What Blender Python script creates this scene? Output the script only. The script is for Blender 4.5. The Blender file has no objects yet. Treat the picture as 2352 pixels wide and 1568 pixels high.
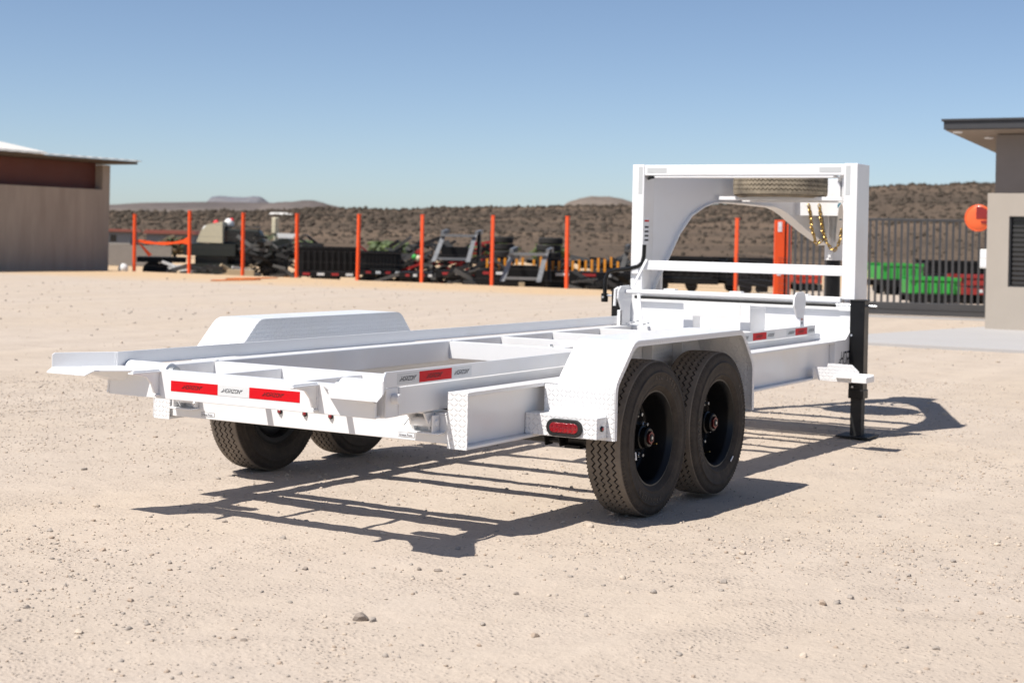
import bpy, bmesh, math, random
import numpy as np
from mathutils import Vector, Matrix
random.seed(7); RS = np.random.RandomState(11)
S = bpy.context.scene
COL = S.collection
pi = math.pi

# ------------------------------------------------------------------ camera, sky, sun, exposure
CAM = np.array([-6.901, -4.495, 1.354])
V1, V2, PC = np.array([3244., 594.]), np.array([-4800., 417.]), np.array([1176., 550.])
FP = math.sqrt(-np.dot(V1 - PC, V2 - PC))              # focal length in units of a 2352 wide frame
def _dir(p):
    v = np.array([p[0] - PC[0], -(p[1] - PC[1]), -FP]); return v / np.linalg.norm(v)
_X, _Y = _dir(V1), _dir(V2); _Z = np.cross(_X, _Y); _Z /= np.linalg.norm(_Z)
_Y = np.cross(_Z, _X)
R3 = np.array([_X, _Y, _Z])                            # camera -> world
cam_d = bpy.data.cameras.new('camera'); cam = bpy.data.objects.new('camera', cam_d); COL.objects.link(cam)
M4 = Matrix.Identity(4)
for i in range(3):
    for j in range(3): M4[i][j] = R3[i][j]
    M4[i][3] = CAM[i]
cam.matrix_world = M4
cam_d.sensor_width = 36; cam_d.lens = FP / 2352 * 36
cam_d.shift_y = -(784 - PC[1]) / 2352
cam_d.clip_start = .1; cam_d.clip_end = 20000
cam_d.dof.use_dof = True; cam_d.dof.focus_distance = 7.0; cam_d.dof.aperture_fstop = 3.8
S.camera = cam

SUN = Vector((-.57, .245, 1.0)).normalized()
W = bpy.data.worlds.new("World"); S.world = W; W.use_nodes = True
nt = W.node_tree; bg = nt.nodes['Background']
sky = nt.nodes.new('ShaderNodeTexSky'); sky.sky_type = 'NISHITA'; sky.sun_disc = False
sky.sun_elevation = math.asin(SUN.z); sky.sun_rotation = math.atan2(SUN.x, SUN.y)
sky.altitude = 2000; sky.air_density = .8; sky.dust_density = 3.0; sky.ozone_density = 1.0
nt.links.new(sky.outputs[0], bg.inputs[0]); bg.inputs[1].default_value = .0925
sl = bpy.data.lights.new('sun', 'SUN'); so = bpy.data.objects.new('sun', sl); COL.objects.link(so)
sl.energy = 4.6; sl.angle = math.radians(.5); sl.color = (1.0, .955, .89)
so.rotation_euler = SUN.to_track_quat('Z', 'Y').to_euler(); so.location = (-20, 8, 26)
S.view_settings.view_transform = 'Standard'; S.view_settings.look = 'None'
S.view_settings.gamma = 1; S.view_settings.exposure = .43; S.view_settings.use_curve_mapping = False

# ------------------------------------------------------------------ helpers
def G(px, py, z=0.0):
    """ground point (height z) that a point of the 2352 wide frame looks at"""
    d = R3 @ np.array([px - PC[0], -(py - PC[1]), -FP]); t = (z - CAM[2]) / d[2]
    p = CAM + t * d; return Vector((p[0], p[1], z))
def at(px, py, depth):
    d = R3 @ np.array([px - PC[0], -(py - PC[1]), -FP]); return Vector(CAM + d * (depth / FP))
def horizon(px): return 548.5 + .022 * (px - 1176)
FWD = Vector(R3 @ np.array([0, 0, -1.])); FWD.z = 0; FWD.normalize(); RGT = Vector((FWD.y, -FWD.x, 0))

_tab = RS.rand(256, 256)
def vnoise(x, y):
    xi, yi = np.floor(x).astype(int), np.floor(y).astype(int); fx, fy = x - xi, y - yi
    fx, fy = fx * fx * (3 - 2 * fx), fy * fy * (3 - 2 * fy)
    a, b = _tab[xi % 256, yi % 256], _tab[(xi + 1) % 256, yi % 256]
    c, d = _tab[xi % 256, (yi + 1) % 256], _tab[(xi + 1) % 256, (yi + 1) % 256]
    return (a * (1 - fx) + b * fx) * (1 - fy) + (c * (1 - fx) + d * fx) * fy
def fbm(x, y, o=4, g=.5):
    s, a, t = 0, 1., 0
    for k in range(o):
        s = s + a * vnoise(x * 2 ** k + 17.3 * k, y * 2 ** k + 9.1 * k); t += a; a *= g
    return s / t - .5

class N:                                               # tiny node helper
    def __init__(s, name):
        s.m = bpy.data.materials.new(name); s.m.use_nodes = True; s.t = s.m.node_tree
        s.b = s.t.nodes['Principled BSDF']; s.o = s.t.nodes['Material Output']
    def n(s, typ, **kw):
        x = s.t.nodes.new('ShaderNode' + typ)
        for k, v in kw.items():
            if k.startswith('i_'):
                key = k[2:]; key = int(key) if key.isdigit() else key.replace('_', ' ')
                x.inputs[key].default_value = v
            else: setattr(x, k, v)
        return x
    def l(s, a, b): s.t.links.new(a, b)
    def math(s, op, a, b=None, c=None):
        x = s.t.nodes.new('ShaderNodeMath'); x.operation = op
        for i, v in enumerate((a, b, c)):
            if v is None: continue
            if hasattr(v, 'links') or hasattr(v, 'is_linked'): s.l(v, x.inputs[i])
            else: x.inputs[i].default_value = v
        return x.outputs[0]
    def ramp(s, fac, stops):
        r = s.n('ValToRGB'); e = r.color_ramp.elements
        while len(e) < len(stops): e.new(.5)
        for k, (p, c) in enumerate(stops): e[k].position = p; e[k].color = (*c, 1)
        s.l(fac, r.inputs[0]); return r.outputs[0]
    def mix(s, f, a, b):
        x = s.n('Mix', data_type='RGBA')
        for sock, v in ((x.inputs[0], f), (x.inputs[6], a), (x.inputs[7], b)):
            if hasattr(v, 'is_linked'): s.l(v, sock)
            else: sock.default_value = v if isinstance(v, float) else (*v, 1)
        return x.outputs[2]
    def bump(s, h, st, dist=.01):
        x = s.n('Bump', i_Strength=st, i_Distance=dist); s.l(h, x.inputs['Height']); s.l(x.outputs[0], s.b.inputs['Normal']); return x
    def noise(s, scale, detail=4, rough=.55, coord=None, vec=None):
        x = s.n('TexNoise', i_Scale=scale, i_Detail=detail, i_Roughness=rough)
        if vec is None:
            tc = s.n('TexCoord'); vec = tc.outputs[coord or 'Object']
        s.l(vec, x.inputs['Vector']); return x.outputs[0]

def simple(name, col, rough=.5, metal=0., var=.12, scale=6., bump=0., bscale=60, spec=.5, coat=0.):
    k = N(name); f = k.noise(scale)
    c = k.mix(f, tuple(v * (1 - var) for v in col), tuple(min(1, v * (1 + var)) for v in col)); k.l(c, k.b.inputs['Base Color'])
    r = k.math('MULTIPLY_ADD', k.noise(scale * 2.3), .25, rough - .12); k.l(r, k.b.inputs['Roughness'])
    k.b.inputs['Metallic'].default_value = metal; k.b.inputs['Specular IOR Level'].default_value = spec
    k.b.inputs['Coat Weight'].default_value = coat
    if bump: k.bump(k.noise(bscale), bump, .004)
    return k.m

def m_white(name='white_paint', col=(.765, .765, .77), plate=False):
    k = N(name); tc = k.n('TexCoord')
    f = k.noise(2.2, 5, .6); dirt = k.ramp(f, [(.50, (0, 0, 0)), (.78, (1, 1, 1))])
    fine = k.noise(38, 3, .6); spk = k.ramp(fine, [(.66, (0, 0, 0)), (.76, (1, 1, 1))])
    d = k.math('MULTIPLY', dirt, .32)
    c = k.mix(d, col, (.66, .60, .52))
    d2 = k.math('MULTIPLY', spk, .10); c = k.mix(d2, c, (.55, .48, .40)); k.l(c, k.b.inputs['Base Color'])
    r = k.math('MULTIPLY_ADD', k.noise(7), .3, .22); k.l(r, k.b.inputs['Roughness'])
    k.b.inputs['Coat Weight'].default_value = .25; k.b.inputs['Coat Roughness'].default_value = .12
    if not plate:
        h = k.math('ADD', k.math('MULTIPLY', k.noise(260, 2), .25), k.math('MULTIPLY', k.noise(9, 3), 1.0))
        k.bump(h, .12, .003)
    else:
        uv = tc.outputs['UV']; sc = k.n('VectorMath', operation='SCALE', i_Scale=1 / .0225); k.l(uv, sc.inputs[0])
        sp = k.n('SeparateXYZ'); k.l(sc.outputs[0], sp.inputs[0]); X, Y = sp.outputs[0], sp.outputs[1]
        fx = k.math('SUBTRACT', k.math('FRACT', X), .5); fy = k.math('SUBTRACT', k.math('FRACT', Y), .5)
        par = k.math('MODULO', k.math('ABSOLUTE', k.math('ADD', k.math('FLOOR', X), k.math('FLOOR', Y))), 2.)
        sg = k.math('MULTIPLY_ADD', par, 2., -1.)
        fy2 = k.math('MULTIPLY', fy, sg)
        a = k.math('ADD', fx, fy2); b = k.math('SUBTRACT', fx, fy2)
        e = k.math('ADD', k.math('POWER', k.math('DIVIDE', k.math('ABSOLUTE', a), .74), 2.), k.math('POWER', k.math('DIVIDE', k.math('ABSOLUTE', b), .22), 2.))
        h = k.math('SUBTRACT', 1., e); h = k.math('MAXIMUM', h, 0.); h = k.math('POWER', h, .5)
        k.bump(h, 1.0, .0032)
    return k.m
WH = m_white(); WP = m_white('white_tread_plate_paint', plate=True)
BLK = simple('black_paint', (.006, .006, .0065), .34, var=.25, spec=.3)
BLKR = simple('dull_black_steel', (.010, .0095, .0095), .6, var=.4, bump=.3)
CHR = simple('zinc_plated_steel', (.62, .64, .66), .28, 1.0)
GALV = simple('clear_zinc', (.52, .53, .52), .38, .9)
BRASS = simple('yellow_zinc_chain', (.38, .25, .085), .35, 1.0, var=.4, scale=30)
RED = simple('red_reflective_tape', (.60, .003, .009), .5, var=.10, scale=40, spec=.2)
WTAPE = simple('white_reflective_tape', (.64, .65, .65), .4, var=.10, scale=120, spec=.3)
INK = simple('black_print', (.012, .012, .02), .6, var=.1)
INKR = simple('dark_print_on_red', (.014, .004, .004), .6, var=.1)
STK = simple('white_sticker', (.78, .79, .82), .4, var=.04)
GSTK = simple('grey_white_reflector_strip', (.50, .51, .51), .35, var=.05, scale=80)
REDH = simple('red_anodised_cap', (.10, .005, .007), .3, .6)
RUBW = simple('black_rubber_seal', (.012, .012, .012), .55)
TEAL = simple('teal_plug', (.02, .13, .18), .4)

def m_tyre():
    k = N('dusty_tyre_rubber'); f = k.noise(9, 6, .65); g = k.noise(70, 4, .7); P_ = k.n('TexCoord').outputs['Object']; sp = k.n('SeparateXYZ'); k.l(P_, sp.inputs[0])
    rad = k.math('SQRT', k.math('ADD', k.math('MULTIPLY', sp.outputs[0], sp.outputs[0]), k.math('MULTIPLY', sp.outputs[2], sp.outputs[2])))
    tread = k.ramp(k.math('MULTIPLY', rad, 2.), [(.752, (0, 0, 0)), (.762, (1, 1, 1))])
    dust = k.math('MULTIPLY', k.ramp(f, [(.30, (.25, .25, .25)), (.75, (1, 1, 1))]), k.ramp(g, [(.2, (.5, .5, .5)), (.8, (1, 1, 1))]))
    c = k.mix(dust, (.016, .014, .013), (.085, .066, .050)); c = k.mix(k.math('MULTIPLY', tread, .85), c, k.mix(f, (.13, .108, .086), (.30, .25, .20))); k.l(c, k.b.inputs['Base Color'])
    k.b.inputs['Roughness'].default_value = .78; k.b.inputs['Specular IOR Level'].default_value = .35
    k.bump(g, .35, .004); return k.m
TYRE = m_tyre(); TLET = simple('worn_tyre_lettering', (.11, .09, .07), .8, var=.3, scale=60); DTY = simple('dark_far_rubber', (.012, .011, .010), .8, var=.3)
def m_tyre2():
    k = N('dusty_spare_tyre_rubber'); f = k.noise(7, 6, .65)
    c = k.mix(k.ramp(f, [(.30, (.2, .2, .2)), (.6, (1, 1, 1))]), (.06, .05, .04), (.30, .25, .18)); k.l(c, k.b.inputs['Base Color'])
    k.b.inputs['Roughness'].default_value = .85; k.bump(k.noise(90), .4, .004); return k.m
TYRE2 = m_tyre2()

def m_lens():
    k = N('red_lens'); k.b.inputs['Base Color'].default_value = (.30, .003, .007, 1); k.b.inputs['Roughness'].default_value = .12
    k.b.inputs['Coat Weight'].default_value = 1.; v = k.n('TexVoronoi', i_Scale=230.); k.l(k.n('TexCoord').outputs['Object'], v.inputs['Vector'])
    k.l(k.mix(v.outputs['Distance'], (.10, .001, .003), (.36, .004, .01)), k.b.inputs['Base Color'])
    k.bump(v.outputs['Distance'], .5, .003); return k.m
LENS = m_lens(); LED = simple('led_reflector', (.55, .02, .03), .15, .7, var=.3, scale=200)

# ---- mesh builder
class MB:
    def __init__(s): s.v, s.f = [], []
    def add(s, vs, fs):
        o = len(s.v); s.v += [tuple(p) for p in vs]; s.f += [tuple(i + o for i in f) for f in fs]; return s
    def box(s, a, b):
        x0, y0, z0 = (min(a[i], b[i]) for i in range(3)); x1, y1, z1 = (max(a[i], b[i]) for i in range(3))
        return s.add([(x0, y0, z0), (x1, y0, z0), (x1, y1, z0), (x0, y1, z0), (x0, y0, z1), (x1, y0, z1), (x1, y1, z1), (x0, y1, z1)],
                     [(0, 3, 2, 1), (4, 5, 6, 7), (0, 1, 5, 4), (1, 2, 6, 5), (2, 3, 7, 6), (3, 0, 4, 7)])
    def prism(s, poly, a, b, ax='y'):
        """poly in the plane normal to ax, extruded from a to b"""
        def P(p, t): return {'y': (p[0], t, p[1]), 'x': (t, p[0], p[1]), 'z': (p[0], p[1], t)}[ax]
        n = len(poly); return s.add([P(p, a) for p in poly] + [P(p, b) for p in poly],
                     [tuple(range(n)), tuple(range(2 * n - 1, n - 1, -1))] + [(i, i + n, (i + 1) % n + n, (i + 1) % n) for i in range(n)])
    def prism3(s, pts, off):
        off = Vector(off); n = len(pts); q = [Vector(p) for p in pts]
        return s.add(q + [p + off for p in q], [tuple(range(n)), tuple(range(2 * n - 1, n - 1, -1))] + [(i, i + n, (i + 1) % n + n, (i + 1) % n) for i in range(n)])
    def tube(s, pts, r, n=10, cap=True):
        pts = [Vector(p) for p in pts]; rr = r if isinstance(r, (list, tuple)) else [r] * len(pts); rings = []; up = None
        for i, p in enumerate(pts):
            d = (pts[min(i + 1, len(pts) - 1)] - pts[max(i - 1, 0)]).normalized()
            if up is None: up = d.orthogonal().normalized()
            up = (up - d * up.dot(d)).normalized(); w = d.cross(up)
            rings.append([p + (up * math.cos(2 * pi * k / n) + w * math.sin(2 * pi * k / n)) * rr[i] for k in range(n)])
        vs = [q for rg in rings for q in rg]; fs = []
        for i in range(len(pts) - 1):
            for k in range(n): fs.append((i * n + k, i * n + (k + 1) % n, (i + 1) * n + (k + 1) % n, (i + 1) * n + k))
        if cap: fs.append(tuple(range(n - 1, -1, -1))); fs.append(tuple((len(pts) - 1) * n + k for k in range(n)))
        return s.add(vs, fs)
    def lathe(s, prof, n=48, closed=False, zig=None):
        """prof: (axial y, radius[, zig amount]) round the y axis"""
        m = len(prof); vs = []
        for k in range(n):
            a = 2 * pi * k / n; zz = zig(k) if zig else 0
            for p in prof: vs.append((p[1] * math.cos(a), p[0] + (p[2] * zz if len(p) > 2 else 0), p[1] * math.sin(a)))
        fs = [(k * m + i, k * m + i + 1, ((k + 1) % n) * m + i + 1, ((k + 1) % n) * m + i) for k in range(n) for i in range(m - 1)]
        return s.add(vs, fs)
    def cyl(s, p, r, h, ax='z', n=20, r2=None):
        d = {'x': Vector((1, 0, 0)), 'y': Vector((0, 1, 0)), 'z': Vector((0, 0, 1))}[ax]; p = Vector(p)
        return s.tube([p, p + d * h], [r, r if r2 is None else r2], n)
    def xf(s, M): s.v = [tuple(M @ Vector(p)) for p in s.v]; return s
    def mesh(s, name, mat, smooth=False):
        me = bpy.data.meshes.new(name); me.from_pydata(s.v, [], s.f); me.materials.append(mat)
        bm = bmesh.new(); bm.from_mesh(me); bmesh.ops.recalc_face_normals(bm, faces=bm.faces)
        uvl = bm.loops.layers.uv.new('UVMap')
        for f in bm.faces:
            n = f.normal; a = max(range(3), key=lambda i: abs(n[i])); i, j = [(1, 2), (0, 2), (0, 1)][a]
            for l in f.loops: l[uvl].uv = (l.vert.co[i], l.vert.co[j])
        if smooth:
            for f in bm.faces: f.smooth = True
            for e in bm.edges:
                if len(e.link_faces) == 2 and e.calc_face_angle(0) > .6: e.smooth = False
        bm.to_mesh(me); bm.free(); return me
    def obj(s, name, mat, parent=None, bevel=0., smooth=False, solid=0., loc=None):
        o = bpy.data.objects.new(name, s.mesh(name, mat, smooth)); COL.objects.link(o)
        if parent is not None: o.parent = parent
        if loc is not None: o.location = loc
        if solid: m = o.modifiers.new('thick', 'SOLIDIFY'); m.thickness = solid; m.offset = 0
        if bevel:
            m = o.modifiers.new('bevel', 'BEVEL'); m.width = bevel; m.segments = 2; m.limit_method = 'ANGLE'; m.angle_limit = .6
            m.harden_normals = False
        return o

def tag(o, label=None, cat=None, group=None, kind=None):
    for k, v in (('label', label), ('category', cat), ('group', group), ('kind', kind)):
        if v: o[k] = v
    return o
def thing(name, label, cat, loc=(0, 0, 0), rz=0., group=None):
    o = bpy.data.objects.new(name, None); COL.objects.link(o); o.location = loc; o.rotation_euler = (0, 0, rz)
    o.empty_display_size = .2; return tag(o, label, cat, group)
def dup(root, loc, rz=0., label=None):
    r = root.copy(); COL.objects.link(r); r.location = loc; r.rotation_euler = (0, 0, rz)
    if label: r['label'] = label
    for ch in list(root.children):
        c = ch.copy(); COL.objects.link(c); c.parent = r
        for g in list(ch.children):
            d = g.copy(); COL.objects.link(d); d.parent = c
    return r
def dup_part(part, parent, loc=None, rot=None):
    c = part.copy(); COL.objects.link(c); c.parent = parent
    if loc is not None: c.location = loc
    if rot is not None: c.rotation_euler = rot
    for g in list(part.children):
        d = g.copy(); COL.objects.link(d); d.parent = c
    return c

# ------------------------------------------------------------------ ground
def gh(x, y):
    h = -.016 * x * np.exp(-((x - 1) / 9.) ** 2 - (y / 12.) ** 2)
    amp = 1.0
    h = h + .012 * fbm(x * .9, y * .9, 3) * amp + .010 * fbm(x * 5.5, y * 5.5, 3)
    d = np.hypot(x + 1, y); near = np.clip(1 - (d - 9) / 6, 0, 1)
    h = h + near * (.006 * fbm(x * 24, y * 24, 2))
    for (ax, ay, bx, by, cv) in ((-4, 5.5, 12, 2.5, .02), (-4, 7.4, 12, 4.3, .02), (-3, -2.5, 9, -5.2, -.015), (-3, -4.2, 9, -7.0, -.015), (-2.6, -1.7, 2, -6, .05), (-4.2, 1.2, -1.5, 6, .04)):
        dx, dy = bx - ax, by - ay; L = math.hypot(dx, dy); q = ((x - ax) * dx + (y - ay) * dy) / L; w = ((x - ax) * -dy + (y - ay) * dx) / L + cv * (q - L / 2) ** 2 * .3
        h = h - .009 * np.exp(-(w / .11) ** 2) + .005 * np.exp(-((np.abs(w) - .17) / .05) ** 2)
    far = np.clip((x - 12) / 15, 0, 1); h = h + far * .05 * fbm(x * .25, y * .25, 3)
    return h - .001
FENCE_X = 31.0
def axis(lo, hi, step, glo, ghi, grow):
    a = list(np.arange(lo, hi, step)); s = step; v = a[-1]
    while v < ghi: s *= grow; v += s; a.append(v)
    s = step; v = lo; pre = []
    while v > glo: s *= grow; v -= s; pre.append(v)
    return np.array(pre[::-1] + a)
gx = axis(-5.2, 8.0, .032, -2500, 6000, 1.07); gy = axis(-6.0, 5.5, .032, -4500, 4500, 1.07)
X, Y = np.meshgrid(gx, gy, indexing='ij'); H = gh(X, Y)
# the yard is a little higher than the storage lot behind the fence
drop = np.clip((X - (FENCE_X + .6)) / 2.5, 0, 1) * np.clip((Y - 11.5) / 1.0, 0, 1)
H = H - .38 * drop * drop * (3 - 2 * drop)
nx, ny = X.shape
me = bpy.data.meshes.new('ground')
idx = np.arange(nx * ny).reshape(nx, ny)
q = np.stack([idx[:-1, :-1], idx[1:, :-1], idx[1:, 1:], idx[:-1, 1:]], -1).reshape(-1, 4)
me.vertices.add(nx * ny); me.vertices.foreach_set('co', np.stack([X, Y, H], -1).astype(np.float32).ravel())
me.loops.add(len(q) * 4); me.loops.foreach_set('vertex_index', q.ravel().astype(np.int32))
me.polygons.add(len(q)); me.polygons.foreach_set('loop_start', np.arange(0, len(q) * 4, 4, dtype=np.int32))
me.polygons.foreach_set('loop_total', np.full(len(q), 4, dtype=np.int32)); me.polygons.foreach_set('use_smooth', np.ones(len(q), dtype=bool))
me.update()
def m_ground():
    k = N('sandy_gravel'); tc = k.n('TexCoord'); P = tc.outputs['Object']
    big = k.noise(.35, 5, .6, vec=P); mid = k.noise(2.6, 6, .65, vec=P); fine = k.noise(45, 5, .7, vec=P)
    c = k.mix(k.ramp(big, [(.35, (0, 0, 0)), (.68, (1, 1, 1))]), (.480, .408, .342), (.485, .402, .318))
    c = k.mix(k.math('MULTIPLY', k.ramp(mid, [(.42, (0, 0, 0)), (.72, (1, 1, 1))]), .6), c, (.415, .345, .285))
    c = k.mix(k.math('MULTIPLY', k.ramp(fine, [(.50, (0, 0, 0)), (.75, (1, 1, 1))]), .55), c, (.325, .268, .218))
    v = k.n('TexVoronoi', i_Scale=55.); k.l(P, v.inputs['Vector'])
    peb = k.ramp(v.outputs['Distance'], [(.18, (1, 1, 1)), (.34, (0, 0, 0))])
    vr = k.ramp(v.outputs['Color'], [(.55, (0, 0, 0)), (.75, (1, 1, 1))])
    pm = k.math('MULTIPLY', k.math('MULTIPLY', peb, vr), k.ramp(mid, [(.40, (.1, .1, .1)), (.62, (1, 1, 1))]))
    c = k.mix(k.math('MULTIPLY', pm, .5), c, (.40, .34, .29))
    for ang, scx, scy, amt, tone in ((.55, .05, .9, .30, (.43, .36, .295)), (-.35, .04, 1.5, .22, (.54, .46, .38)), (1.25, .06, 2.4, .20, (.42, .35, .285))):
        mp = k.n('Mapping'); k.l(P, mp.inputs[0]); mp.inputs['Rotation'].default_value = (0, 0, ang); mp.inputs['Scale'].default_value = (scx, scy, 1)
        tn = k.noise(1.0, 4, .55, vec=mp.outputs[0]); c = k.mix(k.math('MULTIPLY', k.ramp(tn, [(.50, (0, 0, 0)), (.60, (1, 1, 1))]), amt), c, tone)
    # ochre fill along the foot of the fence
    sp = k.n('SeparateXYZ'); k.l(P, sp.inputs[0])
    n2 = k.noise(.22, 4, .6, vec=P)
    xx = k.math('ADD', sp.outputs[0], k.math('MULTIPLY', n2, 5.))
    band = k.math('MULTIPLY', k.ramp(k.math('DIVIDE', xx, 60.), [(.43, (0, 0, 0)), (.50, (1, 1, 1)), ]), k.ramp(k.math('DIVIDE', sp.outputs[1], 60.), [(.17, (0, 0, 0)), (.22, (1, 1, 1))]))
    c = k.mix(k.math('MULTIPLY', band, .9), c, (.52, .37, .225))
    k.l(c, k.b.inputs['Base Color']); k.b.inputs['Roughness'].default_value = .95; k.b.inputs['Specular IOR Level'].default_value = .15
    lump = k.math('POWER', k.math('SUBTRACT', 1., v.outputs['Distance']), 2.)
    h = k.math('ADD', k.math('MULTIPLY', fine, .30), k.math('MULTIPLY', pm, .8)); h = k.math('ADD', h, k.math('MULTIPLY', lump, k.ramp(mid, [(.40, (.05, .05, .05)), (.70, (.55, .55, .55))]))); h = k.math('ADD', h, k.math('MULTIPLY', mid, .5))
    h = k.math('ADD', h, k.math('MULTIPLY', k.noise(16, 4, .6, vec=P), .6))
    k.bump(h, .75, .015); return k.m
GM = m_ground(); me.materials.append(GM)
ground = bpy.data.objects.new('ground', me); COL.objects.link(ground); tag(ground, kind='structure')
def ghs(x, y): return float(gh(np.array([x]), np.array([y]))[0])

def blobs(name, cen, rad, sq, mat, base='ico', jit=.25, mats=None, cols=None):
    """many small lumps in one mesh, every lump a jittered low polyhedron"""
    bm = bmesh.new(); bmesh.ops.create_icosphere(bm, subdivisions=1, radius=1)
    bv = np.array([v.co[:] for v in bm.verts]); bf = np.array([[v.index for v in f.verts] for f in bm.faces]); bm.free()
    n, nv, nf = len(cen), len(bv), len(bf)
    ang = RS.rand(n) * 2 * pi; ca, sa = np.cos(ang), np.sin(ang)
    v = bv[None] * (1 + jit * (RS.rand(n, nv, 1) * 2 - 1)) * rad[:, None, None]
    st = .65 + .7 * RS.rand(n, 2); v[..., 0] *= st[:, 0:1]; v[..., 1] *= st[:, 1:2]; v[..., 2] *= sq[:, None]
    tl = (RS.rand(n) - .5) * .9; v[..., 2] += v[..., 0] * tl[:, None] * .5
    x = v[..., 0] * ca[:, None] - v[..., 1] * sa[:, None]; y = v[..., 0] * sa[:, None] + v[..., 1] * ca[:, None]
    v = np.stack([x, y, v[..., 2]], -1) + cen[:, None]
    f = (bf[None] + (np.arange(n) * nv)[:, None, None]).reshape(-1, 3)
    me = bpy.data.meshes.new(name); me.vertices.add(n * nv); me.vertices.foreach_set('co', v.astype(np.float32).ravel())
    me.loops.add(len(f) * 3); me.loops.foreach_set('vertex_index', f.ravel().astype(np.int32))
    me.polygons.add(len(f)); me.polygons.foreach_set('loop_start', np.arange(0, len(f) * 3, 3, dtype=np.int32))
    me.polygons.foreach_set('loop_total', np.full(len(f), 3, dtype=np.int32))
    if mats:
        for m in mats: me.materials.append(m)
        me.polygons.foreach_set('material_index', np.repeat(RS.randint(0, len(mats), n) if cols is None else cols, nf).astype(np.int32))
    else: me.materials.append(mat)
    me.update(); o = bpy.data.objects.new(name, me); COL.objects.link(o); return o
ST1 = simple('pale_stone', (.50, .42, .34), .9, var=.2, scale=30, bump=.5, spec=.2)
ST2 = simple('grey_stone', (.34, .295, .255), .9, var=.25, scale=30, bump=.5, spec=.2)
ST3 = simple('reddish_stone', (.38, .30, .235), .9, var=.25, scale=30, bump=.5, spec=.2)
ST4 = simple('dark_stone', (.27, .225, .19), .85, var=.25, scale=30, bump=.5, spec=.2)
def patchy(n, x0, x1, y0, y1, sc, p=2.):
    xs, ys = RS.uniform(x0, x1, n * 4), RS.uniform(y0, y1, n * 4)
    d = np.clip(vnoise(xs * sc + 40, ys * sc + 11) * .7 + vnoise(xs * sc * 3, ys * sc * 3 + 5) * .4, 0, 1) ** p
    k = RS.rand(n * 4) < d * 1.3; return xs[k][:n], ys[k][:n]
xs, ys = patchy(66000, -5.0, 9.5, -6.2, 7.0, .8, 2.3)
rr = .0028 + .0068 * RS.rand(len(xs)) ** 3.4
xb, yb = patchy(1300, -5.0, 14, -6.5, 10, .5, 1.5); rb = .006 + .012 * RS.rand(len(xb)) ** 2.8
xc, yc = patchy(3000, 6, 30, -8, 26, .3, 1.6); rc = .008 + .020 * RS.rand(len(xc)) ** 3
xs, ys, rr = np.concatenate([xs, xb, xc]), np.concatenate([ys, yb, yc]), np.concatenate([rr, rb, rc])
zs = gh(xs, ys) + rr * .12
gv = blobs('gravel', np.stack([xs, ys, zs], -1), rr, .55 + .4 * RS.rand(len(xs)), None, jit=.42, mats=[ST1, ST1, ST1, ST2, ST2, ST3])
gv.data.polygons.foreach_get; tag(gv, 'small loose gravel scattered over the sandy yard', 'gravel', kind='stuff')

# larger stones, each one a thing
stone_px = [(828, 1443, .029, 4), (856, 1447, .017, 2), (1108, 1462, .011, 2), (746, 1437, .010, 1), (962, 1322, .013, 4), (1354, 1214, .026, 1), (1294, 1205, .016, 1),
 (1228, 1478, .016, 3), (1185, 1380, .012, 4), (1265, 1290, .014, 2), (1500, 1375, .016, 2), (1660, 1350, .018, 2), (1890, 1402, .020, 3), (1952, 1385, .016, 2), (1700, 1300, .014, 1),
 (1706, 1278, .018, 1), (2088, 1330, .013, 2), (2252, 1412, .013, 3), (2190, 1290, .014, 2), (880, 1238, .014, 1), (1050, 1270, .015, 2), (700, 1325, .014, 4), (1006, 1325, .017, 4),
 (390, 1310, .014, 2), (236, 1280, .014, 3), (115, 1236, .016, 2), (516, 1210, .014, 4), (300, 1405, .016, 3), (60, 1420, .014, 2), (180, 1482, .016, 1), (560, 1500, .013, 4),
 (1560, 1520, .013, 2), (1846, 1530, .017, 1), (2150, 1510, .014, 2), (2290, 1250, .016, 1), (650, 1250, .016, 2), (1810, 1240, .016, 1), (2020, 1180, .015, 2), (1100, 1500, .010, 3), (1345, 1435, .012, 2)]
for n_, (px, py, r, mi) in enumerate(stone_px):
    r *= .82; p = G(px, py); p.z = ghs(p.x, p.y) + r * .25
    bm = bmesh.new(); bmesh.ops.create_icosphere(bm, subdivisions=2, radius=1); rr_ = random.Random(n_)
    pl = [(Vector((rr_.gauss(0, 1), rr_.gauss(0, 1), rr_.gauss(0, 1))).normalized(), rr_.uniform(.55, .85)) for _ in range(9)]
    for v in bm.verts:
        for nrm, dd in pl:
            e = v.co.dot(nrm) - dd
            if e > 0: v.co -= nrm * e
        v.co = Vector((v.co.x * r * 1.35, v.co.y * r * 1.1, v.co.z * r * .9))
    me = bpy.data.meshes.new('stone'); bm.to_mesh(me); bm.free(); me.materials.append([ST1, ST1, ST2, ST3, ST4][mi])
    o = bpy.data.objects.new('stone', me); COL.objects.link(o); o.location = p; o.rotation_euler = (0, 0, rr_.uniform(0, 6))
    tag(o, 'loose stone lying on the sandy yard', 'stone', 'loose stones on the sandy yard')
    if n_ == 0: o['label'] = 'largest brown stone lying on the sand in the foreground'; del o['group']

# concrete apron and gate track
CONC = simple('pale_concrete', (.40, .385, .375), .85, var=.06, scale=1.2, bump=.2)
ap = [G(1826, 780), G(1988, 788.3), G(2352, 807), G(3000, 842), G(3000, 735), G(2500, 757), G(2352, 757), G(2265, 751.7), G(1988, 769.6)]
MB().prism([(p.x, p.y) for p in ap], -.06, .018, 'z').obj('concrete_pavement', CONC, bevel=.004)['kind'] = 'structure'

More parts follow.
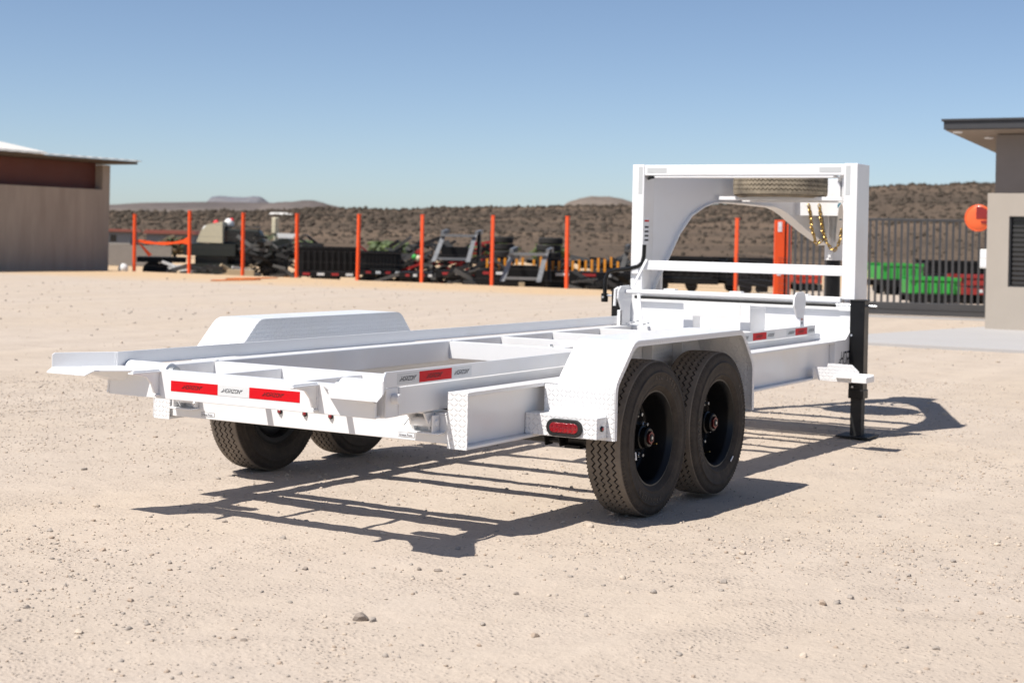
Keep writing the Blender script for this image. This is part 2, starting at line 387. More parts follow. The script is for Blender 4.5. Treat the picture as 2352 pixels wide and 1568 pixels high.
# ------------------------------------------------------------------ hills
def m_hill(name, a, b, c, sc):
    k = N(name); P = k.n('TexCoord').outputs['Object']
    n1 = k.noise(sc, 6, .6, vec=P); n2 = k.noise(sc * 9, 5, .7, vec=P)
    col = k.mix(k.ramp(n1, [(.38, (0, 0, 0)), (.66, (1, 1, 1))]), a, b)
    col = k.mix(k.math('MULTIPLY', k.ramp(n2, [(.50, (0, 0, 0)), (.68, (1, 1, 1))]), .8), col, c); k.l(col, k.b.inputs['Base Color'])
    k.b.inputs['Roughness'].default_value = 1.; k.b.inputs['Specular IOR Level'].default_value = 0.; k.bump(n2, .8, 1.0); return k.m
HB = m_hill('scrub_hillside', (.098, .076, .060), (.165, .120, .088), (.070, .057, .045), .012)
HF = m_hill('far_mesa_rock', (.125, .108, .105), (.20, .168, .145), (.08, .074, .072), .006)
HR = m_hill('pale_rock_hill', (.15, .125, .11), (.22, .18, .15), (.09, .08, .07), .012)
HBL = m_hill('haze_tinted_butte_rock', (.115, .13, .175), (.22, .205, .20), (.10, .11, .14), .004)  # bluish tones put distance haze into the butte's rock colour
def hill(name, prof, d0, d1, mat, cols=160, rows=34, rough=.12, back=1.4, base=-.5, bias=1.3):
    """ridge d1 metres away whose crest has the outline prof, foot d0 metres away"""
    px = np.array([p[0] for p in prof], float); py = np.array([p[1] for p in prof], float)
    us = np.linspace(px[0], px[-1], cols); vs = np.interp(us, px, py)
    co = []
    for i in range(cols):
        u, y = us[i], vs[i]; zc = CAM[2] + (horizon(u) - y) / FP * d1
        zc += rough * zc * (vnoise(np.array([i * .31]), np.array([d1]))[0] - .5) * .35
        lat = (u - PC[0]) / FP
        for j in range(rows):
            t = j / (rows - 12) if j < rows - 11 else 1 + (j - (rows - 12)) / 11 * (back - 1)
            d = d0 + (d1 - d0) * t if t <= 1 else d1 * (1 + (t - 1))
            if t <= 1:
                z = base + (zc - base) * (t ** bias); z += rough * zc * (1 - t) * t * 4 * fbm(np.array([lat * d / (d1 * .04)]), np.array([d / (d1 * .05)]), 3)[0]
            else: z = zc - (zc - base) * ((t - 1) / (back - 1)) ** 1.5
            p = CAM + np.array(FWD) * d + np.array(RGT) * lat * d1 * (.35 + .65 * min(d / d1, 1.2)) ; co.append((p[0], p[1], z))
    m = MB(); m.v = co; m.f = [(i * rows + j, (i + 1) * rows + j, (i + 1) * rows + j + 1, i * rows + j + 1) for i in range(cols - 1) for j in range(rows - 1)]
    me = bpy.data.meshes.new(name); me.from_pydata(m.v, [], m.f); me.materials.append(mat)
    for p in me.polygons: p.use_smooth = True
    o = bpy.data.objects.new(name, me); COL.objects.link(o); o['kind'] = 'structure'; return o, np.array(co).reshape(cols, rows, 3)
ridge, RC = hill('brush_hill', [(-900, 500), (-300, 492), (100, 486), (262, 486), (480, 486), (620, 484), (700, 479), (760, 479), (880, 482), (1000, 479), (1110, 476), (1200, 475.5), (1300, 473), (1440, 472), (1600, 471), (1700, 468), (1800, 455), (1900, 439), (1995, 429), (2100, 425), (2200, 422), (2352, 420), (2700, 412), (3300, 400)], 84, 480, HB, 300, 46, rough=.10, bias=1.55, base=-.6)
hill('far_mesa', [(-700, 480), (0, 474), (262, 470), (330, 465), (480, 463.5), (560, 464.5), (630, 466), (700, 461), (745, 468), (800, 480), (900, 486)], 900, 1500, HF, 90, rough=.05, bias=1.0)
hill('far_butte', [(440, 480), (472, 465), (484, 452), (500, 450), (530, 452), (560, 453), (580, 450), (598, 452), (612, 462), (640, 480)], 2300, 3000, HBL, 60, rough=.04, bias=.9)
hill('rounded_hill', [(590, 480), (612, 468), (640, 464), (670, 463), (690, 460), (715, 459), (738, 464), (762, 475), (790, 486)], 700, 900, HF, 50, rough=.05, bias=.8)
hill('pale_hill', [(1262, 482), (1290, 474), (1305, 463), (1330, 455), (1360, 450.5), (1400, 451), (1425, 456), (1450, 464), (1490, 476), (1540, 486)], 700, 1000, HR, 50, rough=.05, bias=.8)
BU = [simple('dark_brush', (.064, .053, .042), 1, var=.3, scale=.6, spec=0), simple('olive_brush', (.074, .061, .049), 1, var=.3, scale=.6, spec=0), simple('brown_brush', (.085, .068, .054), 1, var=.3, scale=.6, spec=0)]
nb = 21000; ci = RS.rand(nb) * (RC.shape[0] - 2); rj = 2 + RS.rand(nb) ** .8 * (RC.shape[1] - 14.5)
crest = RS.rand(nb) < .12; rj[crest] = RC.shape[1] - 12 + RS.rand(crest.sum()) * .8 - .5
i0, j0 = ci.astype(int), rj.astype(int); fi, fj = (ci - i0)[:, None], (rj - j0)[:, None]
cen = (RC[i0, j0] * (1 - fi) + RC[i0 + 1, j0] * fi) * (1 - fj) + (RC[i0, j0 + 1] * (1 - fi) + RC[i0 + 1, j0 + 1] * fi) * fj
rad = (.16 + .52 * RS.rand(nb) ** 3); rad = rad * np.clip((np.hypot(cen[:, 0], cen[:, 1]) / 300), .45, 1.25); cen[:, 2] += rad * .2
br = blobs('hillside_brush', cen, rad, .6 + .4 * RS.rand(nb), None, jit=.35, mats=BU); tag(br, 'scrub brush covering the brown hillside', 'brush', kind='stuff')

# ------------------------------------------------------------------ decals
LET = {'H': [[(0, 0), (.15, 0), (.15, 1), (0, 1)], [(.65, 0), (.8, 0), (.8, 1), (.65, 1)], [(.15, .44), (.65, .44), (.65, .58), (.15, .58)]],
 'O': [[(.08, 0), (.72, 0), (.8, .14), (.0, .14)], [(0, .86), (.8, .86), (.72, 1), (.08, 1)], [(0, .14), (.15, .14), (.15, .86), (0, .86)], [(.65, .14), (.8, .14), (.8, .86), (.65, .86)]],
 'R': [[(0, 0), (.15, 0), (.15, .62), (0, .62)], [(0, .86), (.78, .86), (.72, 1), (0, 1)], [(.65, .5), (.8, .5), (.8, .86), (.65, .86)], [(.15, .38), (.74, .38), (.8, .5), (.15, .5)], [(.5, .0), (.68, 0), (.5, .38), (.32, .38)]],
 'I': [[(.0, 0), (.16, 0), (.16, 1), (.0, 1)]],
 'Z': [[(0, 0), (.8, 0), (.8, .14), (0, .14)], [(0, .86), (.8, .86), (.8, 1), (0, 1)], [(0, .14), (.2, .14), (.8, .86), (.6, .86)]],
 'N': [[(0, 0), (.15, 0), (.15, 1), (0, 1)], [(.65, 0), (.8, 0), (.8, 1), (.65, 1)], [(.15, 1), (.15, .78), (.65, 0), (.65, .22)]]}
def word(parent, o, u, v, h, mat, name='lettering', shear=.28, sx=1.0):
    """HORIZON with its speed lines; o = lower left, u and v unit directions, h = letter height"""
    u, v, o = Vector(u), Vector(v), Vector(o); nrm = u.cross(v); m = MB(); x = .62
    def P(a, b): return o + u * ((a + shear * b) * h * sx) + v * (b * h) + nrm * .0012
    def poly(pp): m.add([P(*p) for p in pp], [tuple(range(len(pp)))])
    for k, (a, b) in enumerate([(.0, 0.02), (.16, .20), (.32, .38)]): poly([(a - .12, b), (.54, b), (.54, b + .10), (a - .04, b + .10)])
    for ch in 'HORIZON':
        for pl in LET[ch]: poly([(x + a, b) for a, b in pl])
        x += .30 if ch == 'I' else .96
    for k, (a, b) in enumerate([(.62, .88), (.46, .70), (.30, .52)]): poly([(x - .06, b), (x + a, b), (x + a + .08, b + .10), (x - .06, b + .10)])
    return m.obj(name, mat, parent), (x + .9) * h * sx
def strip(parent, o, u, v, w, h, mat, name, off=.0006):
    u, v, o = Vector(u), Vector(v), Vector(o); n = u.cross(v); m = MB()
    return m.prism3([o - n * .001, o + u * w - n * .001, o + u * w + v * h - n * .001, o + v * h - n * .001], n * (off + .001)).obj(name, mat, parent)
def text(parent, body, o, u, v, size, mat, name='lettering'):
    cu = bpy.data.curves.new(name, 'FONT'); cu.body = body; cu.size = size; cu.offset = size * .012; t = bpy.data.objects.new(name, cu); COL.objects.link(t)
    bpy.context.view_layer.update(); dg = bpy.context.evaluated_depsgraph_get(); me = bpy.data.meshes.new_from_object(t.evaluated_get(dg)); bpy.data.objects.remove(t)
    u, v, o = Vector(u), Vector(v), Vector(o); n = u.cross(v)
    for q in me.vertices: q.co = o + u * q.co.x + v * q.co.y + n * .0016
    me.materials.clear(); me.materials.append(mat); r = bpy.data.objects.new(name, me); COL.objects.link(r); r.parent = parent; return r

# ------------------------------------------------------------------ the trailer
T = thing('gooseneck_trailer', 'white tandem axle roll off gooseneck trailer with open frame standing on the sandy yard', 'trailer')
def P(name, m, mat=WH, bevel=.003, parent=T, **k): return m.obj(name, mat, parent, bevel=bevel, **k)
BU_, BR_ = (0, -1, 0), (0, 0, 1)
# lower chassis: two I beams
for s in (1, -1):
    m = MB(); m.box((-1.18, s * .822, .654), (3.80, s * .927, .67)); m.box((-1.18, s * .822, .42), (3.80, s * .927, .434)); m.box((-1.179, s * .868, .434), (3.80, s * .882, .654))
    b = P('main_beam', m)
    P('end_cap', MB().box((-1.188, s * .8225, .419), (-1.1805, s * .9265, .671)), WP, .001, parent=b)
P('rear_crossmember', MB().box((-1.17, -.866, .436), (-1.12, .866, .562)).box((-1.17, -.866, .562), (-1.05, .866, .572)))
for x in (.20, 1.95, 2.85, 3.5): P('chassis_crossmember', MB().box((x, -.866, .47), (x + .05, .866, .56)))
for i, y in enumerate((.134, -.016, -.168)):
    g = P('marker_light', MB().cyl((-1.178, y, .51), .0135, .008, 'x'), RUBW, .001)
    P('lens', MB().tube([(-1.186, y, .51), (-1.180, y, .51)], [.005, .0095], 16), LENS, 0, parent=g)
for y0 in (.631, -.55):
    st = strip(T, (-1.1705, y0, .449), BU_, BR_, .087, .020, INK, 'grease_point_sticker')
    strip(st, (-1.1712, y0 - .001, .4503), BU_, BR_, .085, .0175, STK, 'sticker_face'); text(st, 'Grease Point', (-1.1722, y0 - .0045, .4545), BU_, BR_, .0137, INK)
# hinges between bed and chassis
for s in (1, -1):
    h = P('hinge', MB().prism([(-1.255, .575), (-1.172, .575), (-1.172, .492), (-1.20, .492)], s * .645, s * .655, 'y').prism([(-1.255, .575), (-1.172, .575), (-1.172, .492), (-1.20, .492)], s * .735, s * .745, 'y').box((-1.25, s * .655, .572), (-1.172, s * .735, .584)), bevel=.001)
    P('hinge_bracket', MB().box((-1.225, s * .762, .482), (-1.172, s * .772, .565)).box((-1.235, s * .640, .480), (-1.172, s * .80, .488)), WH, .003, parent=h)
    P('hinge_pin', MB().cyl((-1.20, s * .64, .53), .021, s * .115, 'y').cyl((-1.20, s * .755, .53), .014, s * .024, 'y'), WH, .002, parent=h)
    P('grease_nipple', MB().tube([(-1.21, s * .63, .545), (-1.235, s * .62, .515)], .006, 8), CHR, 0, parent=h)
# bed frame
for s in (1, -1):
    r = P('bed_rail', MB().prism([(s * .765, .590), (s * .765, .706), (s * .760, .712), (s * .672, .712), (s * .667, .706), (s * .667, .588), (s * .672, .584), (s * .760, .584)], -1.60, 3.93, 'x').box((-1.60, s * .7655, .5855), (-1.505, s * .7772, .712)), WH, .003)
    P('side_guard', MB().box((-1.607, s * .768, .7135), (3.78, s * .777, .780)), WH, .002)
    P('pocket_tube', MB().cyl((-1.545, s * .777, .665), .0215, s * .036, 'y', 24), WH, .002, smooth=True)
    # flared guide
    f = P('flared_guide', MB().prism3([(-1.607, s * .772, .714), (-1.607, s * .772, .780), (-1.845, s * .9275, .780), (-1.855, s * .934, .770), (-1.855, s * .934, .714)], (.0045, s * .007, 0)), WH, .0015)
    P('guide_floor', MB().prism([(-1.60, s * .776), (-1.855, s * .936), (-1.855, s * .665), (-1.83, s * .655), (-1.66, s * .49), (-1.60, s * .47)], .7075, .7145, 'z')
      .prism3([(-1.850, s * .936, .7145), (-1.850, s * .668, .7145), (-1.885, s * .690, .694), (-1.885, s * .936, .694)], (0, 0, -.006)), WH, .001, parent=f)
    P('guide_gusset', MB().prism3([(-1.66, s * .62, .7065), (-1.84, s * .80, .7065), (-1.66, s * .765, .650), (-1.66, s * .66, .655)], (0, s * .008, 0)), WH, .001, parent=f)
    P('guide_roller', MB().cyl((-1.525, s * .50, .690), .048, s * .262, 'y', 28), WH, .003, smooth=True)
    P('roller_end', MB().cyl((-1.525, s * .47, .690), .034, s * .04, 'y', 24), GALV, .003, smooth=True)
    P('hold_down_hook', MB().prism([(-1.6605, .722), (-1.82, .722), (-1.835, .717), (-1.832, .704), (-1.79, .700), (-1.74, .688), (-1.705, .655), (-1.690, .615), (-1.6605, .603)], s * .455 - .006, s * .455 + .006, 'y')
      .box((-1.838, s * .455 + .017, .7065), (-1.6605, s * .455 - .017, .7145)).box((-1.69, s * .455 - .014, .598), (-1.6605, s * .455 + .014, .606)), WH, .002)
eb = P('end_beam', MB().box((-1.66, -.7665, .587), (-1.648, .7665, .717)).box((-1.648, -.76, .704), (-1.60, .76, .7165)).box((-1.648, -.76, .5872), (-1.61, .76, .597)))
for x in (-1.04, 1.13, 1.76, 2.46, 3.18, 3.72):
    P('bed_crossmember', MB().box((x, -.6665, .602), (x + .010, .6665, .708)).box((x + .010, -.6665, .696), (x + .045, .6665, .708)).box((x + .010, -.6665, .602), (x + .045, .6665, .612)), WH, .003)
for y in (.235, -.245):
    P('bed_stringer', MB().box((-1.60, y, .603), (-1.0405, y + .008, .700)).box((-1.60, y + .008, .690), (-1.0405, y + .034, .700)), WH, .002)
for y in (.165, -.165):
    st = P('hoist_rail', MB().box((1.176, y - .022, .61), (3.179, y + .022, .665)).box((1.176, y - .040, .665), (3.179, y + .04, .674)), WH, .002)
    P('lifting_ring', MB().tube([(1.5, y, .674), (1.51, y, .69), (1.55, y, .69), (1.56, y, .674)], .006, 8), GALV, 0, parent=st)
# weld beads
wr = random.Random(3)
def weld(a, b, rad=.0045, parent=T):
    a, b = Vector(a), Vector(b); n = max(4, int((b - a).length / .008))
    MB().tube([a.lerp(b, k / n) + Vector((wr.uniform(-1, 1), wr.uniform(-1, 1), wr.uniform(-1, 1))) * rad * .35 for k in range(n + 1)], [rad * wr.uniform(.75, 1.25) for _ in range(n + 1)], 6).obj('weld_bead', WH, parent, smooth=True)
for s in (1, -1):
    weld((-1.609, s * .777, .716), (-1.609, s * .777, .778)); weld((-1.6625, s * .462, .60), (-1.6625, s * .462, .705)); weld((-1.505, s * .779, .59), (-1.505, s * .779, .71), .003)
    weld((-1.662, s * .7665, .592), (-1.662, s * .7665, .703), .006); weld((-1.1725, s * .640, .4885), (-1.1725, s * .80, .4885)); weld((-1.18, s * .9275, .6715), (-.52, s * .9275, .6715), .003)
    weld((-1.1885, s * .927, .425), (-1.1885, s * .927, .665), .003); weld((-.506, s * .935, .5365), (-.506, s * 1.265, .5365), .005)
for y in (.235, -.245): weld((-1.0415, y + .009, .606), (-1.0415, y + .009, .695), .004)
for x in (-1.04, 1.13, 1.76):
    weld((x + .006, .664, .61), (x + .006, .664, .705), .004); weld((x + .0, .660, .7095), (x + .04, .667, .7095), .006)
# reflective tape on the end beam
def tape(o, u, w, h, red, wofs, hl, fv=None, parent=None, sx=1.0):
    t = strip(parent, o, u, (0, 0, 1), w, h, RED if red else WTAPE, 'reflective_tape')
    word(t, Vector(o) + Vector(u) * wofs + Vector((0, 0, (h - hl) / 2)), u, (0, 0, 1), hl, INKR if red else INK, sx=sx); return t
x0 = -1.6608
for (ya, w, red, wofs) in ((.376, .279, 1, .066), (.096, .181, 0, .020), (-.086, .281, 1, .072)): tape((x0, ya, .6265), (0, -1, 0), w, .0475, red, wofs, .0175, parent=eb, sx=.94)
g = [o for o in T.children if o.name.startswith('side_guard')]
gr = g[1]
for (xa, w, red, wofs) in ((-1.52, .168, 0, .016), (-1.351, .260, 1, .055), (-1.090, .168, 0, .018), (2.31, .252, 0, .05), (2.563, .244, 1, .05), (2.808, .150, 0, .018), (3.19, .172, 0, .03), (3.363, .244, 1, .05), (3.608, .165, 0, .02)):
    tape((xa, -.7772, .7210), (1, 0, 0), w, .0475, red, wofs, .0195, parent=gr, sx=.88)
fg = [o for o in T.children if o.name.startswith('flared_guide')][1]
MB().prism3([(-1.625, -.7905, .716), (-1.625, -.7905, .776), (-1.80, -.9045, .776), (-1.80, -.9045, .716)], (-.0012, -.0018, 0)).obj('reflective_tape', RED, fg)

# fenders
def rounded(pts, r=.05, n=5):
    out = [pts[0]]
    for i in range(1, len(pts) - 1):
        a, b, c = Vector(pts[i - 1]), Vector(pts[i]), Vector(pts[i + 1]); u, w = (a - b).normalized(), (c - b).normalized()
        p, q = b + u * r, b + w * r
        for k in range(n + 1):
            t = k / n; out.append(tuple((p * (1 - t) + b * t) * (1 - t) + (b * t * 1 + q * t - b * t * 1) * t + b * t * (1 - t)))
    out.append(pts[-1]); return out
FPRO = rounded([(-.50, .421), (-.50, .68), (-.30, .877), (1.07, .877), (1.245, .69), (1.252, .42)], .045)
def inner_off(pr, d=.028):
    out = []
    for i, p in enumerate(pr):
        a, b = Vector(pr[max(i - 1, 0)]), Vector(pr[min(i + 1, len(pr) - 1)]); t = (b - a).normalized(); out.append((p[0] + t.y * d, p[1] - t.x * d))
    return out
for s in (1, -1):
    m = MB(); n = len(FPRO); yi, yo = s * .930, s * 1.303
    inn = [s * .930 if p[1] < .672 else s * 1.0 for p in FPRO]
    vs = [(p[0], y, p[1]) for p, y in zip(FPRO, inn)] + [(p[0], yo, p[1]) for p in FPRO]
    m.add(vs, [(i, i + 1, i + 1 + n, i + n) for i in range(n - 1)])
    fd = m.obj('fender', WP, T, solid=.005)
    for p in fd.data.polygons: p.use_smooth = False
    io = inner_off(FPRO, .026); m = MB()
    m.add([(p[0], s * 1.3045, p[1]) for p in FPRO] + [(p[0], s * 1.3045, p[1]) for p in io], [(i, i + 1, i + 1 + n, i + n) for i in range(n - 1)])
    m.obj('fender_lip', WP, fd, solid=.005)
    MB().prism([(p[0], p[1]) for p in FPRO if p[1] > .672] + [(1.245, .672), (-.49, .672)], s * .996, s * 1.002, 'y').obj('inner_skirt', WP, fd)
    MB().box((-.50, s * .9272, .6705), (1.25, s * .998, .675)).obj('fender_ledge', WP, fd)
    for x in (.02, .42, .80): MB().box((x, s * 1.004, .68), (x + .006, s * 1.06, .874)).obj('fender_brace', WH, fd)
    bx = P('light_box', MB().box((-.605, s * .884, .4335), (-.503, s * 1.268, .535)), WP, .004)
    yc, zc = s * 1.10, .478
    def stad(a, b, n=12): return [(yc + (b * .0 + (a - b)) * (1 if math.cos(t) > 0 else -1) + b * math.cos(t), zc + b * math.sin(t)) for t in [2 * pi * (k + .5) / (2 * n) for k in range(2 * n)]]
    tl = P('tail_light', MB().prism(stad(.095, .041), -.618, -.600, 'x'), RUBW, .004, parent=bx)
    P('tail_light_lens', MB().prism(stad(.076, .0245), -.6205, -.612, 'x'), LENS, .003, parent=bx)
    for k in range(6):
        for q_ in (0, 1): P('led', MB().cyl((-.6225, yc + (k - 2.5) * .0245, zc - .012 + q_ * .022), .0052 if q_ else .0068, .003, 'x', 8), LED, 0, parent=bx)
    ml = P('side_marker', MB().cyl((-.56, s * 1.269, .482), .0135, s * .006, 'y', 16), RUBW, .001, parent=bx)
    P('side_marker_lens', MB().tube([(-.56, s * 1.274, .482), (-.56, s * 1.281, .482)], [.0095, .005], 14), LENS, 0, parent=bx)

# wheels: y axis local, outer face towards -y
R0 = .386
def make_wheel(parent, tm, mats=True):
    w = bpy.data.objects.new('wheel', None); COL.objects.link(w); w.parent = parent
    half = [(-.078, .232), (-.094, .240), (-.1025, .256), (-.1065, .259), (-.1075, .263), (-.1045, .267), (-.109, .274), (-.1115, .298), (-.110, .322), (-.1135, .325), (-.1125, .330), (-.1075, .332), (-.1085, .340), (-.1045, .347), (-.1055, .350), (-.100, .361), (-.0955, .3725), (-.088, R0 - .0035)]
    prof = [p + (0,) for p in half]; top = lambda y: R0 - .10 * y * y * 3
    gw, gd = .0043, .0130
    for c in (-.054, -.018, .018, .054):
        prof += [(c - gw - .0085, top(c - .014), 0.0), (c - gw - .0012, top(c), 1.), (c - gw + .0012, top(c) - gd, 1.), (c + gw - .0012, top(c) - gd, 1.), (c + gw + .0012, top(c), 1.), (c + gw + .0085, top(c + .014), 0.0)]
    prof += [(-p[0], p[1], 0) for p in half[::-1]]
    tri = [0, 1, 0, -1]; nseg = 264
    t = MB().lathe(prof, nseg, zig=lambda k: .0085 * tri[k % 4]).obj('tyre', tm, w)
    for p in t.data.polygons: p.use_smooth = (min(math.hypot(t.data.vertices[v].co.x, t.data.vertices[v].co.z) for v in p.vertices) < .365)
    # shoulder notches and moulded letters
    nb_ = MB()
    for k in range(120):
        a = 2 * pi * k / 120; M = Matrix.Rotation(a, 4, 'Y')
        for sg in (-1, 1):
            q = [M @ Vector((r, sg * y, z)) for (y, r) in ((.0985, .3605), (.0945, .3765)) for z in (-.0030, .0030)]
            nb_.add([q[0], q[1], q[3], q[2]] + [p + (M @ Vector((.0006, sg * .0022, 0))) for p in (q[0], q[1], q[3], q[2])], [(0, 1, 2, 3), (7, 6, 5, 4), (0, 4, 5, 1), (1, 5, 6, 2), (2, 6, 7, 3), (3, 7, 4, 0)])
    nb_.obj('shoulder_ribs', tm, t)['kind'] = 'stuff'
    lm = MB()
    def arc_word(wd, a0, h, r, pitch):
        for i, ch in enumerate(wd):
            cu = bpy.data.curves.new('l', 'FONT'); cu.body = ch; cu.size = h; cu.extrude = .0012; cu.align_x = 'CENTER'; ob = bpy.data.objects.new('l', cu); COL.objects.link(ob)
            bpy.context.view_layer.update(); me_ = bpy.data.meshes.new_from_object(ob.evaluated_get(bpy.context.evaluated_depsgraph_get())); bpy.data.objects.remove(ob)
            a = a0 - i * pitch; M = Matrix.Rotation(-(a - pi / 2), 4, 'Y')
            vs = [M @ Vector((q.co.x, -.1118 - q.co.z, r + q.co.y)) for q in me_.vertices]; lm.add(vs, [tuple(p.vertices) for p in me_.polygons])
    arc_word('ALL STEEL', pi / 2 + .42, .034, .292, .105)
    arc_word('PROVIDER', -pi / 2 + .42, .034, .292, .115)
    lm.obj('moulded_lettering', TLET, t)
    rim = MB().lathe([(-.076, .228), (-.084, .2365), (-.088, .236), (-.087, .2285), (-.078, .222), (-.066, .214), (-.055, .211), (.02, .204), (.045, .196), (.052, .180), (.046, .172), (.040, .150), (.036, .10), (.036, .058)], 72).obj('rim', BLK, w, smooth=True)
    MB().lathe([(.052, .185), (.08, .20), (.088, .222), (.084, .236), (.074, .232)], 60).obj('rim_back', BLKR, w, smooth=True)
    hb = MB().lathe([(.05, .0), (.05, .078), (.034, .078), (.030, .064), (-.030, .060), (-.034, .052), (-.060, .050), (-.066, .044), (-.066, 0)], 40).obj('hub', BLK, w, smooth=True)
    MB().cyl((0, -.066, 0), .034, -.010, 'y', 6).obj('hub_cap', REDH, hb, bevel=.0015)
    MB().cyl((0, -.076, 0), .019, -.003, 'y', 20).obj('hub_sight_glass', BLKR, hb)
    MB().cyl((0, -.079, 0), .008, -.002, 'y', 12).obj('cap_centre', GALV, hb)
    nut0 = MB().cyl((0, .036, 0), .0155, -.022, 'y', 6).cyl((0, .014, 0), .0085, -.022, 'y', 10).obj('lug_nut', CHR, w, bevel=.0008, loc=(.112, 0, 0))
    for k in range(1, 8): dup_part(nut0, w, (.112 * math.cos(k * pi / 4), 0, .112 * math.sin(k * pi / 4)), (0, .4 * k, 0))
    MB().tube([(.178, .01, 0), (.168, -.03, 0)], [.006, .004], 8).obj('valve_stem', BRASS, w)
    return w
w0 = make_wheel(T, TYRE)
w0.location = (0, -1.187, R0 - .002); w0.rotation_euler = (0, .3, 0)
for (x, s, a) in ((.81, -1, 1.35), (0, 1, .9), (.81, 1, 2.0)):
    w = dup_part(w0, T, (x, s * 1.187, R0 - .002), (0, a, 0) if s < 0 else (0, a, pi))
sp = dup_part(w0, T, (5.13, .02, 1.852), (pi / 2, 0, .4)); sp.name = 'spare_wheel'
for c in list(sp.children):
    if c.name.startswith('tyre'):
        c.data = c.data.copy(); c.data.materials[0] = TYRE2
# the other tyres share sub-parts one level deeper
def fix_tyres():
    src = [c for c in w0.children if c.name.startswith('tyre')][0]
    for w in [o for o in T.children if (o.name.startswith('wheel') or o.name.startswith('spare')) and o is not w0]:
        for c in list(w.children):
            base = c.name.split('.')[0]
            if base in ('tyre', 'hub') and not c.children:
                s0 = [q for q in w0.children if q.name.split('.')[0] == base][0]
                for g in s0.children: d = g.copy(); COL.objects.link(d); d.parent = c
fix_tyres()
# valve labels on the tyres
for x, a in ((0, 2.9), (.81, .95)):
    M = Matrix.Translation((x, -1.187, R0)) @ Matrix.Rotation(a, 4, 'Y')
    MB().box((.255, -.1145, -.02), (.262, -.1105, .02)).xf(M).obj('tyre_sticker', STK, T)
# axles and suspension
for x in (0, .81):
    P('axle', MB().cyl((x, -1.13, .37), .057, 2.26, 'y', 24), BLKR, .002)
for s in (1, -1):
    for x in (0, .81):
        m = MB()
        for k in range(4): m.tube([(x - .25 + .05 * k, s * .845, .460), (x - .18, s * .845, .44 - .013 * k), (x, s * .845, .432 - .013 * k), (x + .18, s * .845, .44 - .013 * k), (x + .25 - .05 * k, s * .845, .460)], .008 if k else .009, 6)
        m.box((x - .05, s * .80, .30), (x + .05, s * .89, .315)); P('leaf_spring', m, BLKR, 0)
    for x in (-.22, .405, 1.03): P('spring_hanger', MB().prism([(x - .07, .42), (x + .07, .42), (x + .035, .335), (x - .035, .335)], s * .80, s * .808, 'y').cyl((x, s * .80, .36), .012, s * .09, 'y', 10).prism([(x - .07, .42), (x + .07, .42), (x + .035, .335), (x - .035, .335)], s * .882, s * .890, 'y'), BLKR, .002)

# front of the chassis and the gooseneck
for s in (1, -1): P('beam_end_plate', MB().box((3.785, s * .883, .4345), (3.80, s * .9265, .6535)))
P('front_wall', MB().box((4.20, -.905, .672), (4.212, .905, .93)))
P('front_floor', MB().box((3.801, -.905, .6605), (4.20, .905, .6715)))
for s in (1, -1):
    sp_ = P('side_plate', MB().prism([(3.8005, .42), (3.8005, .6715), (4.02, .6715), (4.10, .715), (4.205, .715), (4.205, .955), (4.50, .955), (4.50, .42)], s * .9055, s * .927, 'y'))
    if s < 0: word(sp_, (3.86, -.9275, .485), (1, 0, 0), (0, 0, 1), .10, INK, 'lettering', sx=.70)
    P('gooseneck_post', MB().box((4.21, s * .823, .9555), (4.50, s * .928, 1.972)), WH, .006)
    P('reflector_strip', MB().box((4.2085, s * .838, 1.735), (4.2105, s * .873, 1.955)), GSTK, .0005)
    P('reflector_strip', MB().box((4.2135, s * .80, 1.905), (4.2155, s * .63, 1.945)), GSTK, .0005)
P('top_beam', MB().box((4.215, -.8225, 1.885), (4.30, .8225, 1.968)).box((4.22, -.74, 1.866), (4.34, .74, 1.8845)), WH, .004)
P('middle_bar', MB().box((4.215, -.8225, 1.129), (4.28, .8225, 1.206)), WH, .006)
P('lower_bar', MB().box((4.195, -.8225, .930), (4.28, .8225, .972)), WH, .006)
for y in (.58, .02, -.52): P('rail_tab', MB().box((4.20, y - .05, .9725), (4.26, y + .05, .985)), WH, .003)
P('pivot_pipe', MB().cyl((3.66, -.66, .968), .016, 1.352, 'y', 16), WH, 0, smooth=True)
P('winch_mount', MB().box((3.79, .19, .6725), (3.80, .27, .905)).box((3.79, -.27, .6725), (3.80, -.19, .905)).box((3.79, -.19, .80), (3.80, .19, .905)).box((3.80, .262, .6725), (4.10, .27, .88)).box((3.80, -.27, .6725), (4.10, -.262, .88)), WH, .003)
